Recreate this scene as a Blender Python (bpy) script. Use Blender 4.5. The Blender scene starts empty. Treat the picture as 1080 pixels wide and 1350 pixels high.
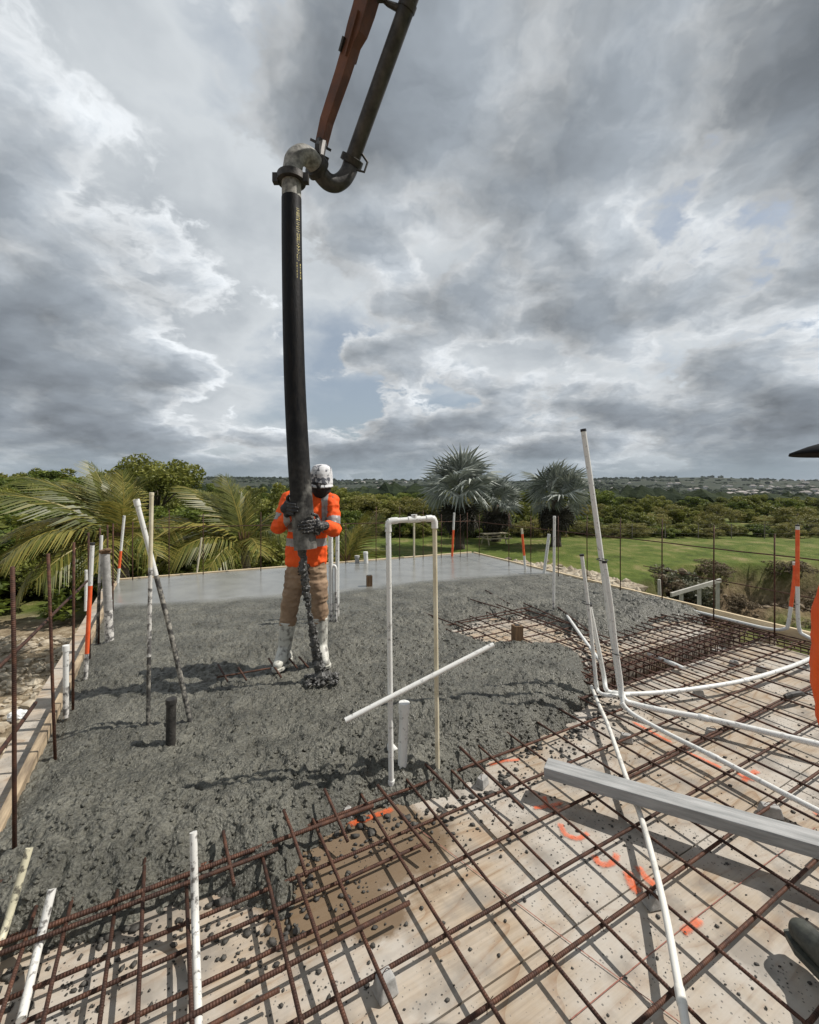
import bpy, bmesh, math, random
import numpy as np
from mathutils import Vector, Matrix
random.seed(7); RNG = np.random.default_rng(7)
R = math.radians
SC = bpy.context.scene
COL = SC.collection

# ------------------------------------------------------------------ camera
F, CX, HY, CH = 585.0, 540.0, 640.0, 1.5      # photo focal length (px), centre, horizon row, eye height
cam_d = bpy.data.cameras.new('camera'); cam = bpy.data.objects.new('camera', cam_d); COL.objects.link(cam)
cam.location = (0, 0, CH); cam.rotation_euler = (R(90), 0, 0)
cam_d.sensor_fit = 'VERTICAL'; cam_d.sensor_height = 36; cam_d.sensor_width = 28.8
cam_d.lens = F / 1350 * 36; cam_d.shift_y = -(675 - HY) / 1350
cam_d.clip_start = 0.05; cam_d.clip_end = 30000
SC.camera = cam

# ------------------------------------------------------------------ light
SUN_EL = 52.0
sun_d = bpy.data.lights.new('sun', 'SUN'); sun = bpy.data.objects.new('sun', sun_d); COL.objects.link(sun)
sun_d.energy = 4.9; sun_d.angle = R(0.55); sun_d.color = (1, 0.955, 0.89)
sun.location = (20, 0, 30)
sun.rotation_euler = Vector((-math.cos(R(SUN_EL)), -0.09, -math.sin(R(SUN_EL)))).to_track_quat('-Z', 'Y').to_euler()
SC.view_settings.view_transform = 'Standard'; SC.view_settings.look = 'None'
SC.view_settings.exposure = 0.0; SC.view_settings.gamma = 1.0
try: SC.view_settings.use_curve_mapping = False
except Exception: pass

SKY_OFF = (1.7, 3.2, 0.4)
W = bpy.data.worlds.new('World'); SC.world = W; W.use_nodes = True
def world():
    nt = W.node_tree; nt.nodes.clear(); N = nt.nodes.new; L = nt.links.new
    out = N('ShaderNodeOutputWorld'); bg = N('ShaderNodeBackground'); bg.inputs[1].default_value = 0.09
    L(bg.outputs[0], out.inputs[0])
    sky = N('ShaderNodeTexSky'); sky.sky_type = 'NISHITA'; sky.sun_disc = False
    sky.sun_elevation = R(SUN_EL); sky.sun_rotation = R(82); sky.air_density = 1.0; sky.dust_density = 2.0
    tc = N('ShaderNodeTexCoord'); sp = N('ShaderNodeSeparateXYZ'); L(tc.outputs['Generated'], sp.inputs[0])
    def math_(op, a, b=None, clamp=False):
        n = N('ShaderNodeMath'); n.operation = op; n.use_clamp = clamp
        for i, v in enumerate((a, b)):
            if v is None: continue
            if isinstance(v, (int, float)): n.inputs[i].default_value = v
            else: L(v, n.inputs[i])
        return n.outputs[0]
    z = math_('MAXIMUM', sp.outputs[2], 0.0)
    zz = math_('ADD', z, 0.30)
    px = math_('DIVIDE', sp.outputs[0], zz); py = math_('DIVIDE', sp.outputs[1], zz)
    cb = N('ShaderNodeCombineXYZ'); L(px, cb.inputs[0]); L(py, cb.inputs[1])
    wn = N('ShaderNodeTexNoise'); wn.noise_dimensions = '2D'; wn.inputs['Scale'].default_value = 3.2; wn.inputs['Detail'].default_value = 5; wn.inputs['Roughness'].default_value = .6; L(cb.outputs[0], wn.inputs['Vector'])
    wm = N('ShaderNodeVectorMath'); wm.operation = 'MULTIPLY_ADD'; L(wn.outputs['Color'], wm.inputs[0]); wm.inputs[1].default_value = (.13, .13, 0); L(cb.outputs[0], wm.inputs[2])
    def mapped(off):
        mp = N('ShaderNodeMapping'); mp.inputs['Location'].default_value = off; L(wm.outputs[0], mp.inputs[0]); return mp.outputs[0]
    def noise(v, scale, det, rough, dist=0.0):
        n = N('ShaderNodeTexNoise'); n.noise_dimensions = '2D'; n.inputs['Scale'].default_value = scale; n.inputs['Detail'].default_value = det
        n.inputs['Roughness'].default_value = rough; n.inputs['Distortion'].default_value = dist
        L(v, n.inputs['Vector']); return n.outputs[0]
    def puff(v, scale):
        n = N('ShaderNodeTexVoronoi'); n.voronoi_dimensions = '2D'; n.feature = 'SMOOTH_F1'; n.inputs['Scale'].default_value = scale; n.inputs['Smoothness'].default_value = .7; L(v, n.inputs['Vector'])
        return math_('SUBTRACT', 0.75, n.outputs['Distance'])
    def billow(v, scale, det):
        return math_('SUBTRACT', 1.0, math_('ABSOLUTE', math_('SUBTRACT', math_('MULTIPLY', noise(v, scale, det, .55), 4.0), 2.0)))
    def field(off, det):
        v = mapped(off); f = math_('MULTIPLY', noise(v, 1.25, det, .60), .78)
        f = math_('ADD', f, math_('MULTIPLY', puff(v, 2.6), .13)); f = math_('ADD', f, math_('MULTIPLY', billow(v, 2.9, max(det - 4, 2)), .055)); return math_('ADD', f, math_('MULTIPLY', noise(v, .55, 2, .5), .30))
    o = SKY_OFF
    def ramp(f, st):
        rp = N('ShaderNodeValToRGB'); L(f, rp.inputs[0]); e = rp.color_ramp.elements
        e[0].position, e[0].color = st[0][0], (*st[0][1], 1); e[1].position, e[1].color = st[-1][0], (*st[-1][1], 1)
        for p, c in st[1:-1]: x = e.new(p); x.color = (*c, 1)
        return rp.outputs[0]
    def mixc(f, a, b):
        x = N('ShaderNodeMix'); x.data_type = 'RGBA'; L(f, x.inputs['Factor']); L(a, x.inputs[6]); L(b, x.inputs[7]); return x.outputs[2]
    def srange(f, a, b, c=0., d=1.):
        x = N('ShaderNodeMapRange'); x.interpolation_type = 'SMOOTHSTEP'; L(f, x.inputs[0])
        for k, v in enumerate((a, b, c, d)): x.inputs[k + 1].default_value = v
        return x.outputs[0]
    # high veil of pale cloud with some clear sky light coming through
    veil = noise(mapped((41.0, 17.0, .4)), .8, 7, .55)
    back = mixc(srange(veil, .36, .52, .45, 1.), sky.outputs[0], ramp(veil, ((.35, (5.6, 6.3, 6.9)), (.5, (7.3, 7.75, 8.1)), (.62, (5.1, 5.55, 6.0)), (.75, (3.7, 4.1, 4.5)))))
    # cumulus below it: bright thin rims, grey thick bellies
    dens = field(o, 11); toward = field((o[0] + .11, o[1] - .03, o[2]), 6)
    body = ramp(dens, ((.50, (8.4, 8.75, 9.0)), (.56, (7.4, 7.75, 8.05)), (.60, (4.9, 5.3, 5.7)), (.66, (3.1, 3.46, 3.86)), (.78, (1.9, 2.15, 2.45))))
    rel = math_('ADD', math_('MULTIPLY', math_('SUBTRACT', dens, toward), 3.4), 1.0)
    rel = math_('MINIMUM', math_('MAXIMUM', rel, 0.64), 1.4)
    mul = N('ShaderNodeVectorMath'); mul.operation = 'SCALE'; L(body, mul.inputs[0]); L(rel, mul.inputs['Scale'])
    class _o: pass
    mix = _o(); mix.outputs = [None, None, mixc(srange(dens, .515, .565), back, mul.outputs[0])]
    # air along the horizon
    hz = N('ShaderNodeMapRange'); L(z, hz.inputs[0]); hz.inputs[1].default_value = 0.0; hz.inputs[2].default_value = 0.10
    hz.inputs[3].default_value = 0.8; hz.inputs[4].default_value = 0.0; hz.interpolation_type = 'SMOOTHSTEP'
    m2 = N('ShaderNodeMix'); m2.data_type = 'RGBA'; L(hz.outputs[0], m2.inputs['Factor']); L(mix.outputs[2], m2.inputs[6]); m2.inputs[7].default_value = (3.3, 4.0, 4.5, 1)
    L(m2.outputs[2], bg.inputs[0])
world()
W.cycles.sampling_method = 'MANUAL'; W.cycles.sample_map_resolution = 512

# ------------------------------------------------------------------ helpers
def G(px, py, z=0.0):                      # photo pixel -> point on the level z
    Y = F * (CH - z) / (py - HY); return Vector(((px - CX) / F * Y, Y, z))
def Q(px, py, Y):                          # photo pixel -> point at the depth Y of what it touches
    return Vector(((px - CX) / F * Y, Y, CH - (py - HY) / F * Y))
SLAB = R(28.5); AX = Vector((math.cos(SLAB), math.sin(SLAB), 0)); BX = Vector((-math.sin(SLAB), math.cos(SLAB), 0))
def S(a, b, z=0.0): v = AX * a + BX * b; return Vector((v.x, v.y, z))
def ab(v): return v.x * AX.x + v.y * AX.y, v.x * BX.x + v.y * BX.y

def _hash(ix, iy, iz, seed):
    h = (ix.astype(np.int64) * 374761393 + iy.astype(np.int64) * 668265263 + iz.astype(np.int64) * 2147483647 + seed * 974711) & 0x7fffffff
    h = ((h ^ (h >> 13)) * 1274126177) & 0x7fffffff
    return ((h ^ (h >> 16)) & 0xffff) / 65535.0
def vnoise(x, y, seed=0, z=None):
    if z is None: z = np.zeros_like(x)
    ix, iy, iz = np.floor(x), np.floor(y), np.floor(z); fx, fy, fz = x - ix, y - iy, z - iz
    fx, fy, fz = [t * t * t * (t * (t * 6 - 15) + 10) for t in (fx, fy, fz)]
    def c(dx, dy, dz): return _hash(ix + dx, iy + dy, iz + dz, seed)
    def pl(dz):
        return (c(0,0,dz) * (1-fx) + c(1,0,dz) * fx) * (1-fy) + (c(0,1,dz) * (1-fx) + c(1,1,dz) * fx) * fy
    return (pl(0) * (1-fz) + pl(1) * fz) * 2 - 1
def fbm(x, y, oct=4, seed=0, gain=0.5, z=None):
    s = np.zeros_like(x); a = 1.0; t = 0
    for k in range(oct):
        ca, sa = math.cos(k * 1.1 + .3), math.sin(k * 1.1 + .3); f = 2.03 ** k
        s += a * vnoise((x * ca - y * sa) * f + 17.3 * k, (x * sa + y * ca) * f - 9.1 * k, seed + k, None if z is None else z * f); t += a; a *= gain
    return s / t

# ---- materials
def mat(name, col, col2=None, scale=8.0, rough=0.6, rough2=None, metal=0.0, bump=0.0, bscale=None, detail=5.0, coords='Object',
        ramp=(0.35, 0.65), stretch=(1, 1, 1), spec=0.5, trans=0.0, rnd=0.0, bdist=0.01):
    m = bpy.data.materials.new(name); m.use_nodes = True; nt = m.node_tree; N = nt.nodes.new; L = nt.links.new
    bs = nt.nodes['Principled BSDF']; bs.inputs['Metallic'].default_value = metal; bs.inputs['Roughness'].default_value = rough
    bs.inputs['Specular IOR Level'].default_value = spec
    tc = N('ShaderNodeTexCoord'); mp = N('ShaderNodeMapping'); mp.inputs['Scale'].default_value = stretch
    L(tc.outputs[coords], mp.inputs[0])
    no = N('ShaderNodeTexNoise'); no.inputs['Scale'].default_value = scale; no.inputs['Detail'].default_value = detail; no.inputs['Roughness'].default_value = 0.6
    L(mp.outputs[0], no.inputs['Vector'])
    rp = N('ShaderNodeValToRGB'); rp.color_ramp.elements[0].position, rp.color_ramp.elements[1].position = ramp
    rp.color_ramp.elements[0].color = (*col, 1); rp.color_ramp.elements[1].color = (*(col2 or col), 1)
    L(no.outputs[0], rp.inputs[0]); cout = rp.outputs[0]
    if rnd:
        oi = N('ShaderNodeObjectInfo'); mr = N('ShaderNodeMapRange'); L(oi.outputs['Random'], mr.inputs[0]); mr.inputs[3].default_value = 1 - rnd; mr.inputs[4].default_value = 1 + rnd
        vm = N('ShaderNodeVectorMath'); vm.operation = 'SCALE'; L(cout, vm.inputs[0]); L(mr.outputs[0], vm.inputs['Scale']); cout = vm.outputs[0]
    L(cout, bs.inputs['Base Color'])
    if rough2 is not None:
        mr = N('ShaderNodeMapRange'); L(no.outputs[0], mr.inputs[0]); mr.inputs[1].default_value, mr.inputs[2].default_value = ramp
        mr.inputs[3].default_value = rough; mr.inputs[4].default_value = rough2; L(mr.outputs[0], bs.inputs['Roughness'])
    if bump:
        nb = N('ShaderNodeTexNoise'); nb.inputs['Scale'].default_value = bscale or scale * 4; nb.inputs['Detail'].default_value = 6; L(mp.outputs[0], nb.inputs['Vector'])
        bp = N('ShaderNodeBump'); bp.inputs['Strength'].default_value = bump; bp.inputs['Distance'].default_value = bdist; L(nb.outputs[0], bp.inputs['Height']); L(bp.outputs[0], bs.inputs['Normal'])
    if trans:
        tr = N('ShaderNodeBsdfTranslucent'); L(cout, tr.inputs[0]); mx = N('ShaderNodeMixShader'); mx.inputs[0].default_value = trans
        L(bs.outputs[0], mx.inputs[1]); L(tr.outputs[0], mx.inputs[2]); L(mx.outputs[0], nt.nodes['Material Output'].inputs[0])
    return m
def tree_nodes(m):
    nt = m.node_tree; return nt, nt.nodes.new, nt.links.new, nt.nodes['Principled BSDF']

# ---- mesh makers
def mesh_obj(name, verts, faces, m=None, parent=None, smooth=False, loc=None):
    me = bpy.data.meshes.new(name); me.from_pydata([tuple(v) for v in verts], [], [tuple(f) for f in faces]); me.update()
    return link(name, me, m, parent, smooth, loc)
def link(name, me, m=None, parent=None, smooth=False, loc=None):
    if m is not None and not me.materials: me.materials.append(m)
    if smooth: me.polygons.foreach_set('use_smooth', [True] * len(me.polygons))
    o = bpy.data.objects.new(name, me); COL.objects.link(o)
    if parent is not None: o.parent = parent
    if loc is not None: o.location = loc
    return o
def np_mesh(name, co, quads):
    me = bpy.data.meshes.new(name); me.vertices.add(len(co)); me.vertices.foreach_set('co', np.ascontiguousarray(co, dtype=np.float32).ravel())
    k = quads.shape[1]; me.loops.add(quads.size); me.loops.foreach_set('vertex_index', np.ascontiguousarray(quads, dtype=np.int32).ravel())
    me.polygons.add(len(quads)); me.polygons.foreach_set('loop_start', np.arange(0, quads.size, k, dtype=np.int32))
    me.update(calc_edges=True); return me
def tag(o, label=None, cat=None, group=None, kind=None):
    if label: o['label'] = label
    if cat: o['category'] = cat
    if group: o['group'] = group
    if kind: o['kind'] = kind
    return o
def empty(name, loc=(0, 0, 0), rz=0.0):
    o = bpy.data.objects.new(name, None); o.empty_display_size = .1; COL.objects.link(o); o.location = loc; o.rotation_euler = (0, 0, rz); return o
class MB:                                   # collects shapes into one mesh
    def __init__(s): s.v = []; s.f = []
    def add(s, vs, fs):
        n = len(s.v); s.v += [tuple(v) for v in vs]; s.f += [tuple(i + n for i in f) for f in fs]; return s
    def box(s, c, d, rot=None):
        vs = []
        for x in (-1, 1):
            for y in (-1, 1):
                for z in (-1, 1):
                    p = Vector((x * d[0] / 2, y * d[1] / 2, z * d[2] / 2))
                    if rot is not None: p = rot @ p
                    vs.append(p + Vector(c))
        return s.add(vs, [(0,1,3,2),(4,6,7,5),(0,4,5,1),(2,3,7,6),(0,2,6,4),(1,5,7,3)])
    def rings(s, rr, cap=True):             # loft equal-length rings
        n = len(rr[0]); vs = [p for r in rr for p in r]; fs = []
        for k in range(len(rr) - 1):
            for i in range(n):
                j = (i + 1) % n; fs.append((k*n+i, k*n+j, (k+1)*n+j, (k+1)*n+i))
        if cap:
            fs.append(tuple(range(n - 1, -1, -1))); fs.append(tuple((len(rr)-1)*n + i for i in range(n)))
        return s.add(vs, fs)
    def tube(s, pts, rad, n=8, cap=True):
        pts = [Vector(p) for p in pts]; rad = rad if isinstance(rad, (list, tuple)) else [rad] * len(pts)
        rr = []; u = None
        for i, p in enumerate(pts):
            d = (pts[min(i+1, len(pts)-1)] - pts[max(i-1, 0)]).normalized()
            if u is None: u = d.orthogonal().normalized()
            u = (u - d * u.dot(d)).normalized(); w = d.cross(u)
            rr.append([p + (u * math.cos(t) + w * math.sin(t)) * rad[i] for t in [2 * math.pi * k / n for k in range(n)]])
        return s.rings(rr, cap)
    def ico(s, c, r, sub=1, jit=.25, sq=(1, 1, 1), rng=random):
        vs, fs = ICO[sub]; k = rng.random() * 6.28; ca, sa = math.cos(k), math.sin(k)
        out = []
        for x, y, z in vs:
            q = r * (1 + rng.uniform(-jit, jit)); x, y = x * ca - y * sa, x * sa + y * ca
            out.append((c[0] + x*q*sq[0], c[1] + y*q*sq[1], c[2] + z*q*sq[2]))
        return s.add(out, fs)
    def build(s, name, m, parent=None, smooth=False, loc=None): return mesh_obj(name, s.v, s.f, m, parent, smooth, loc)
ICO = {}
for sub in (1, 2, 3):
    b_ = bmesh.new(); bmesh.ops.create_icosphere(b_, subdivisions=sub, radius=1); b_.verts.index_update()
    ICO[sub] = ([tuple(v.co) for v in b_.verts], [tuple(v.index for v in f.verts) for f in b_.faces]); b_.free()
def smooth_path(pts, n=6):                   # Catmull-Rom
    pts = [Vector(p) for p in pts]; P = [pts[0] * 2 - pts[1]] + pts + [pts[-1] * 2 - pts[-2]]; out = []
    for i in range(1, len(P) - 2):
        for k in range(n):
            t = k / n; a, b, c, d = P[i-1], P[i], P[i+1], P[i+2]
            out.append(0.5 * ((2*b) + (c-a)*t + (2*a-5*b+4*c-d)*t*t + (3*b-a-3*c+d)*t**3))
    return out + [pts[-1]]
def auto_smooth(o, ang=40):
    me = o.data; b = bmesh.new(); b.from_mesh(me)
    for f in b.faces: f.smooth = True
    for e in b.edges:
        if len(e.link_faces) == 2 and e.calc_face_angle(0) > R(ang): e.smooth = False
    b.to_mesh(me); b.free(); return o
def copy_tree(o, parent=None):
    c = o.copy(); COL.objects.link(c); c.parent = parent
    for ch in o.children: copy_tree(ch, c)
    return c

# ------------------------------------------------------------------ slab outline (world metres, from the form edges in the photo)
DECK_Z, BAR_Z = -0.115, -0.06
FL, FR = Vector((-4.62, 7.05, 0)), Vector((1.40, 9.95, 0))
DL, DR = Vector((.485, -.8745, 0)).normalized(), Vector((.436, -.9, 0)).normalized()
NL, NR = FL + DL * 10.6, FR + DR * 14.2
POLY = [FL, FR, NR, NL]
def inset(poly, d):                          # offsets for (far, right, near, left) edges; positive = inwards
    n = len(poly); lines = []
    for i in range(n):
        p, q = poly[i], poly[(i+1) % n]; t = (q - p).normalized(); nrm = Vector((t.y, -t.x, 0)); lines.append((p + nrm * d[i], t))
    out = []
    for i in range(n):
        p, t = lines[i-1]; q, u = lines[i]; den = t.x*u.y - t.y*u.x; k = ((q.x-p.x)*u.y - (q.y-p.y)*u.x) / den; out.append(p + t * k)
    return out
def clip(poly, cl):                          # Sutherland-Hodgman, cl clockwise seen from above
    out = poly
    for i in range(len(cl)):
        p, q = cl[i], cl[(i+1) % len(cl)]; t = q - p; nrm = Vector((t.y, -t.x, 0)); src, out = out, []
        for k in range(len(src)):
            a, b = src[k-1], src[k]; da, db = (a - p).dot(nrm), (b - p).dot(nrm)
            if (da >= 0) != (db >= 0): out.append(a + (b - a) * (da / (da - db)))
            if db >= 0: out.append(b)
        if not out: return []
    return out

# ------------------------------------------------------------------ materials
M = {}
M['pvc'] = mat('pvc_white', (.22, .215, .20), (.70, .70, .67), 38, .38, bump=.05, bscale=60, ramp=(.30, .42))
M['pvc_yellow'] = mat('pvc_aged', (.50, .44, .30), (.68, .62, .47), 9, .42, ramp=(.3, .6))
M['pvc_dirty'] = mat('pvc_splattered', (.13, .125, .12), (.62, .60, .56), 26, .55, bump=.2, bscale=70, ramp=(.44, .53))
M['pvc_caked'] = mat('pvc_caked', (.05, .048, .045), (.30, .28, .24), 30, .65, bump=.5, bscale=60, ramp=(.46, .62))
M['orange_paint'] = mat('orange_spray_on_pvc', (.75, .09, .02), (.85, .16, .05), 20, .5)
M['black'] = mat('black_tape', (.012, .012, .014), (.03, .03, .03), 20, .5)
M['dark_plug'] = mat('dark_pipe', (.012, .011, .010), (.05, .046, .04), 25, .6, bump=.4)
M['timber'] = mat('form_timber', (.52, .40, .24), (.68, .56, .38), 5, .7, stretch=(1, 14, 14), bump=.15, bscale=8)
M['timber_dirty'] = mat('form_timber_dirty', (.20, .15, .10), (.48, .37, .24), 4, .75, stretch=(1, 6, 6), bump=.2, bscale=8, ramp=(.35, .65))
M['block'] = mat('spacer_concrete', (.26, .255, .24), (.42, .41, .39), 18, .85, bump=.3, bscale=60)
M['brown_wood'] = mat('brown_sleeve', (.10, .055, .025), (.2, .12, .06), 10, .7, stretch=(8, 8, 1))
def rust():
    m = mat('rebar_rust', (.035, .016, .011), (.115, .048, .026), 26, .75, rough2=.6, ramp=(.35, .7), metal=.25, rnd=.25)
    nt, N, L, bs = tree_nodes(m)
    tc = N('ShaderNodeTexCoord'); wv = N('ShaderNodeTexWave'); wv.wave_type = 'BANDS'; wv.bands_direction = 'X'; wv.inputs['Scale'].default_value = 36; wv.inputs['Distortion'].default_value = .3
    L(tc.outputs['Object'], wv.inputs['Vector']); bp = N('ShaderNodeBump'); bp.inputs['Strength'].default_value = .55; bp.inputs['Distance'].default_value = .0025
    L(wv.outputs[0], bp.inputs['Height']); L(bp.outputs[0], bs.inputs['Normal']); return m
M['rust'] = rust()

def concrete_mat():
    m = bpy.data.materials.new('wet_concrete'); m.use_nodes = True; nt, N, L, bs = tree_nodes(m)
    at = N('ShaderNodeAttribute'); at.attribute_name = 'finish'          # 1 = floated smooth, 0 = raw pour
    tc = N('ShaderNodeTexCoord')
    n1 = N('ShaderNodeTexNoise'); n1.inputs['Scale'].default_value = 3.2; n1.inputs['Detail'].default_value = 8; L(tc.outputs['Object'], n1.inputs['Vector'])
    n2 = N('ShaderNodeTexNoise'); n2.inputs['Scale'].default_value = 55; n2.inputs['Detail'].default_value = 5; n2.inputs['Roughness'].default_value = .7; L(tc.outputs['Object'], n2.inputs['Vector'])
    r1 = N('ShaderNodeValToRGB'); L(n1.outputs[0], r1.inputs[0]); r1.color_ramp.elements[0].position = .35; r1.color_ramp.elements[1].position = .68
    r1.color_ramp.elements[0].color = (.082, .080, .064, 1); r1.color_ramp.elements[1].color = (.160, .155, .126, 1)
    r2 = N('ShaderNodeValToRGB'); L(n2.outputs[0], r2.inputs[0]); r2.color_ramp.elements[0].position = .38; r2.color_ramp.elements[1].position = .6
    r2.color_ramp.elements[0].color = (.58, .58, .58, 1); r2.color_ramp.elements[1].color = (1.15, 1.15, 1.15, 1)
    mu = N('ShaderNodeMix'); mu.data_type = 'RGBA'; mu.blend_type = 'MULTIPLY'; mu.inputs['Factor'].default_value = 1
    L(r1.outputs[0], mu.inputs[6]); L(r2.outputs[0], mu.inputs[7])
    mx = N('ShaderNodeMix'); mx.data_type = 'RGBA'; L(at.outputs['Fac'], mx.inputs['Factor']); L(mu.outputs[2], mx.inputs[6])
    r3 = N('ShaderNodeValToRGB'); L(n1.outputs[0], r3.inputs[0]); r3.color_ramp.elements[0].position = .3; r3.color_ramp.elements[1].position = .7
    r3.color_ramp.elements[0].color = (.155, .155, .142, 1); r3.color_ramp.elements[1].color = (.22, .219, .20, 1); L(r3.outputs[0], mx.inputs[7])
    L(mx.outputs[2], bs.inputs['Base Color'])
    ro = N('ShaderNodeMapRange'); L(at.outputs['Fac'], ro.inputs[0]); ro.inputs[3].default_value = .40; ro.inputs[4].default_value = .21; L(ro.outputs[0], bs.inputs['Roughness'])
    vo = N('ShaderNodeTexVoronoi'); vo.inputs['Scale'].default_value = 85; vo.feature = 'SMOOTH_F1'; L(tc.outputs['Object'], vo.inputs['Vector'])
    ad = N('ShaderNodeMath'); ad.operation = 'SUBTRACT'; L(n2.outputs[0], ad.inputs[0]); L(vo.outputs[0], ad.inputs[1])
    st = N('ShaderNodeMapRange'); L(at.outputs['Fac'], st.inputs[0]); st.inputs[3].default_value = 1.0; st.inputs[4].default_value = .015
    bp = N('ShaderNodeBump'); bp.inputs['Distance'].default_value = .011; L(st.outputs[0], bp.inputs['Strength']); L(ad.outputs[0], bp.inputs['Height']); L(bp.outputs[0], bs.inputs['Normal'])
    return m
M['concrete'] = concrete_mat()
M['crumb'] = mat('concrete_crumb', (.03, .027, .023), (.085, .079, .068), 30, .7, bump=.4, bscale=90)

def ply_mat():
    m = bpy.data.materials.new('plywood'); m.use_nodes = True; nt, N, L, bs = tree_nodes(m); bs.inputs['Roughness'].default_value = .72
    bs.inputs['Specular IOR Level'].default_value = .3
    tc = N('ShaderNodeTexCoord'); oi = N('ShaderNodeObjectInfo'); ad = N('ShaderNodeVectorMath'); ad.operation = 'ADD'
    cr = N('ShaderNodeCombineXYZ'); sc = N('ShaderNodeMath'); sc.operation = 'MULTIPLY'; sc.inputs[1].default_value = 37; L(oi.outputs['Random'], sc.inputs[0]); L(sc.outputs[0], cr.inputs[2])
    L(tc.outputs['Object'], ad.inputs[0]); L(cr.outputs[0], ad.inputs[1])
    mp = N('ShaderNodeMapping'); mp.inputs['Scale'].default_value = (.55, 2.4, 1); L(ad.outputs[0], mp.inputs[0])
    wv = N('ShaderNodeTexNoise'); wv.inputs['Scale'].default_value = 1.5; wv.inputs['Detail'].default_value = 1.5; L(mp.outputs[0], wv.inputs['Vector'])
    k = N('ShaderNodeMath'); k.operation = 'MULTIPLY'; k.inputs[1].default_value = 16; L(wv.outputs[0], k.inputs[0])
    fr = N('ShaderNodeMath'); fr.operation = 'FRACT'; L(k.outputs[0], fr.inputs[0])
    g = N('ShaderNodeValToRGB'); L(fr.outputs[0], g.inputs[0]); e = g.color_ramp.elements
    e[0].position = 0; e[0].color = (.365, .285, .20, 1); e[1].position = 1; e[1].color = (.30, .205, .13, 1)
    x = e.new(.25); x.color = (.41, .34, .262, 1); x = e.new(.72); x.color = (.40, .325, .24, 1)
    # fine fibre
    mf = N('ShaderNodeMapping'); mf.inputs['Scale'].default_value = (4, 120, 1); L(ad.outputs[0], mf.inputs[0])
    nf = N('ShaderNodeTexNoise'); nf.inputs['Scale'].default_value = 1; nf.inputs['Detail'].default_value = 4; L(mf.outputs[0], nf.inputs['Vector'])
    def scale(c, f, lo, hi, a=.3, b=.7):
        mr = N('ShaderNodeMapRange'); L(f, mr.inputs[0]); mr.inputs[1].default_value, mr.inputs[2].default_value, mr.inputs[3].default_value, mr.inputs[4].default_value = a, b, lo, hi
        v = N('ShaderNodeVectorMath'); v.operation = 'SCALE'; L(c, v.inputs[0]); L(mr.outputs[0], v.inputs['Scale']); return v.outputs[0]
    c = scale(g.outputs[0], nf.outputs[0], .86, 1.1)
    c = scale(c, oi.outputs['Random'], .86, 1.1, 0, 1)
    # dusty bleaching and grey cement smears
    nd = N('ShaderNodeTexNoise'); nd.inputs['Scale'].default_value = 2.3; nd.inputs['Detail'].default_value = 7; nd.inputs['Roughness'].default_value = .65; L(tc.outputs['Object'], nd.inputs['Vector'])
    def blend(c, f, col, lo, hi, amt):
        mr = N('ShaderNodeMapRange'); L(f, mr.inputs[0]); mr.inputs[1].default_value, mr.inputs[2].default_value, mr.inputs[3].default_value, mr.inputs[4].default_value = lo, hi, 0, amt
        mx = N('ShaderNodeMix'); mx.data_type = 'RGBA'; L(mr.outputs[0], mx.inputs['Factor']); L(c, mx.inputs[6]); mx.inputs[7].default_value = (*col, 1); return mx.outputs[2]
    c = blend(c, nd.outputs[0], (.45, .42, .375), .44, .62, .8)
    ns = N('ShaderNodeTexNoise'); ns.inputs['Scale'].default_value = 6; ns.inputs['Detail'].default_value = 5; L(ad.outputs[0], ns.inputs['Vector'])
    c = blend(c, ns.outputs[0], (.21, .19, .165), .50, .66, .68)
    # cement splashes
    vo = N('ShaderNodeTexVoronoi'); vo.inputs['Scale'].default_value = 60; L(tc.outputs['Object'], vo.inputs['Vector'])
    mr = N('ShaderNodeMapRange'); L(nd.outputs[0], mr.inputs[0]); mr.inputs[1].default_value, mr.inputs[2].default_value, mr.inputs[3].default_value, mr.inputs[4].default_value = .38, .68, .04, .27
    lt = N('ShaderNodeMath'); lt.operation = 'LESS_THAN'; L(vo.outputs['Distance'], lt.inputs[0]); L(mr.outputs[0], lt.inputs[1])
    c = blend(c, lt.outputs[0], (.11, .105, .095), 0, 1, .8)
    # one wet brown stain left by water that ran out of the pour
    geo = N('ShaderNodeNewGeometry'); st = None
    for (sx, sy, rx) in ((-.33, 1.80, .24), (-.18, 2.02, .30), (-.13, 1.68, .12)):
        d = N('ShaderNodeVectorMath'); d.operation = 'DISTANCE'; L(geo.outputs['Position'], d.inputs[0]); d.inputs[1].default_value = (sx, sy, DECK_Z)
        q = N('ShaderNodeMath'); q.operation = 'DIVIDE'; L(d.outputs['Value'], q.inputs[0]); q.inputs[1].default_value = rx
        if st is None: st = q.outputs[0]
        else:
            mn = N('ShaderNodeMath'); mn.operation = 'MINIMUM'; L(st, mn.inputs[0]); L(q.outputs[0], mn.inputs[1]); st = mn.outputs[0]
    pt = N('ShaderNodeMath'); pt.operation = 'ADD'; L(st, pt.inputs[0]); q = N('ShaderNodeMath'); q.operation = 'MULTIPLY'; q.inputs[1].default_value = 1.9; L(nd.outputs[0], q.inputs[0]); L(q.outputs[0], pt.inputs[1])
    mr = N('ShaderNodeMapRange'); L(pt.outputs[0], mr.inputs[0]); mr.inputs[1].default_value, mr.inputs[2].default_value, mr.inputs[3].default_value, mr.inputs[4].default_value = 1.85, 2.12, .88, 0
    mx = N('ShaderNodeMix'); mx.data_type = 'RGBA'; L(mr.outputs[0], mx.inputs['Factor']); L(c, mx.inputs[6]); mx.inputs[7].default_value = (.145, .095, .052, 1)
    L(mx.outputs[2], bs.inputs['Base Color'])
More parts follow.
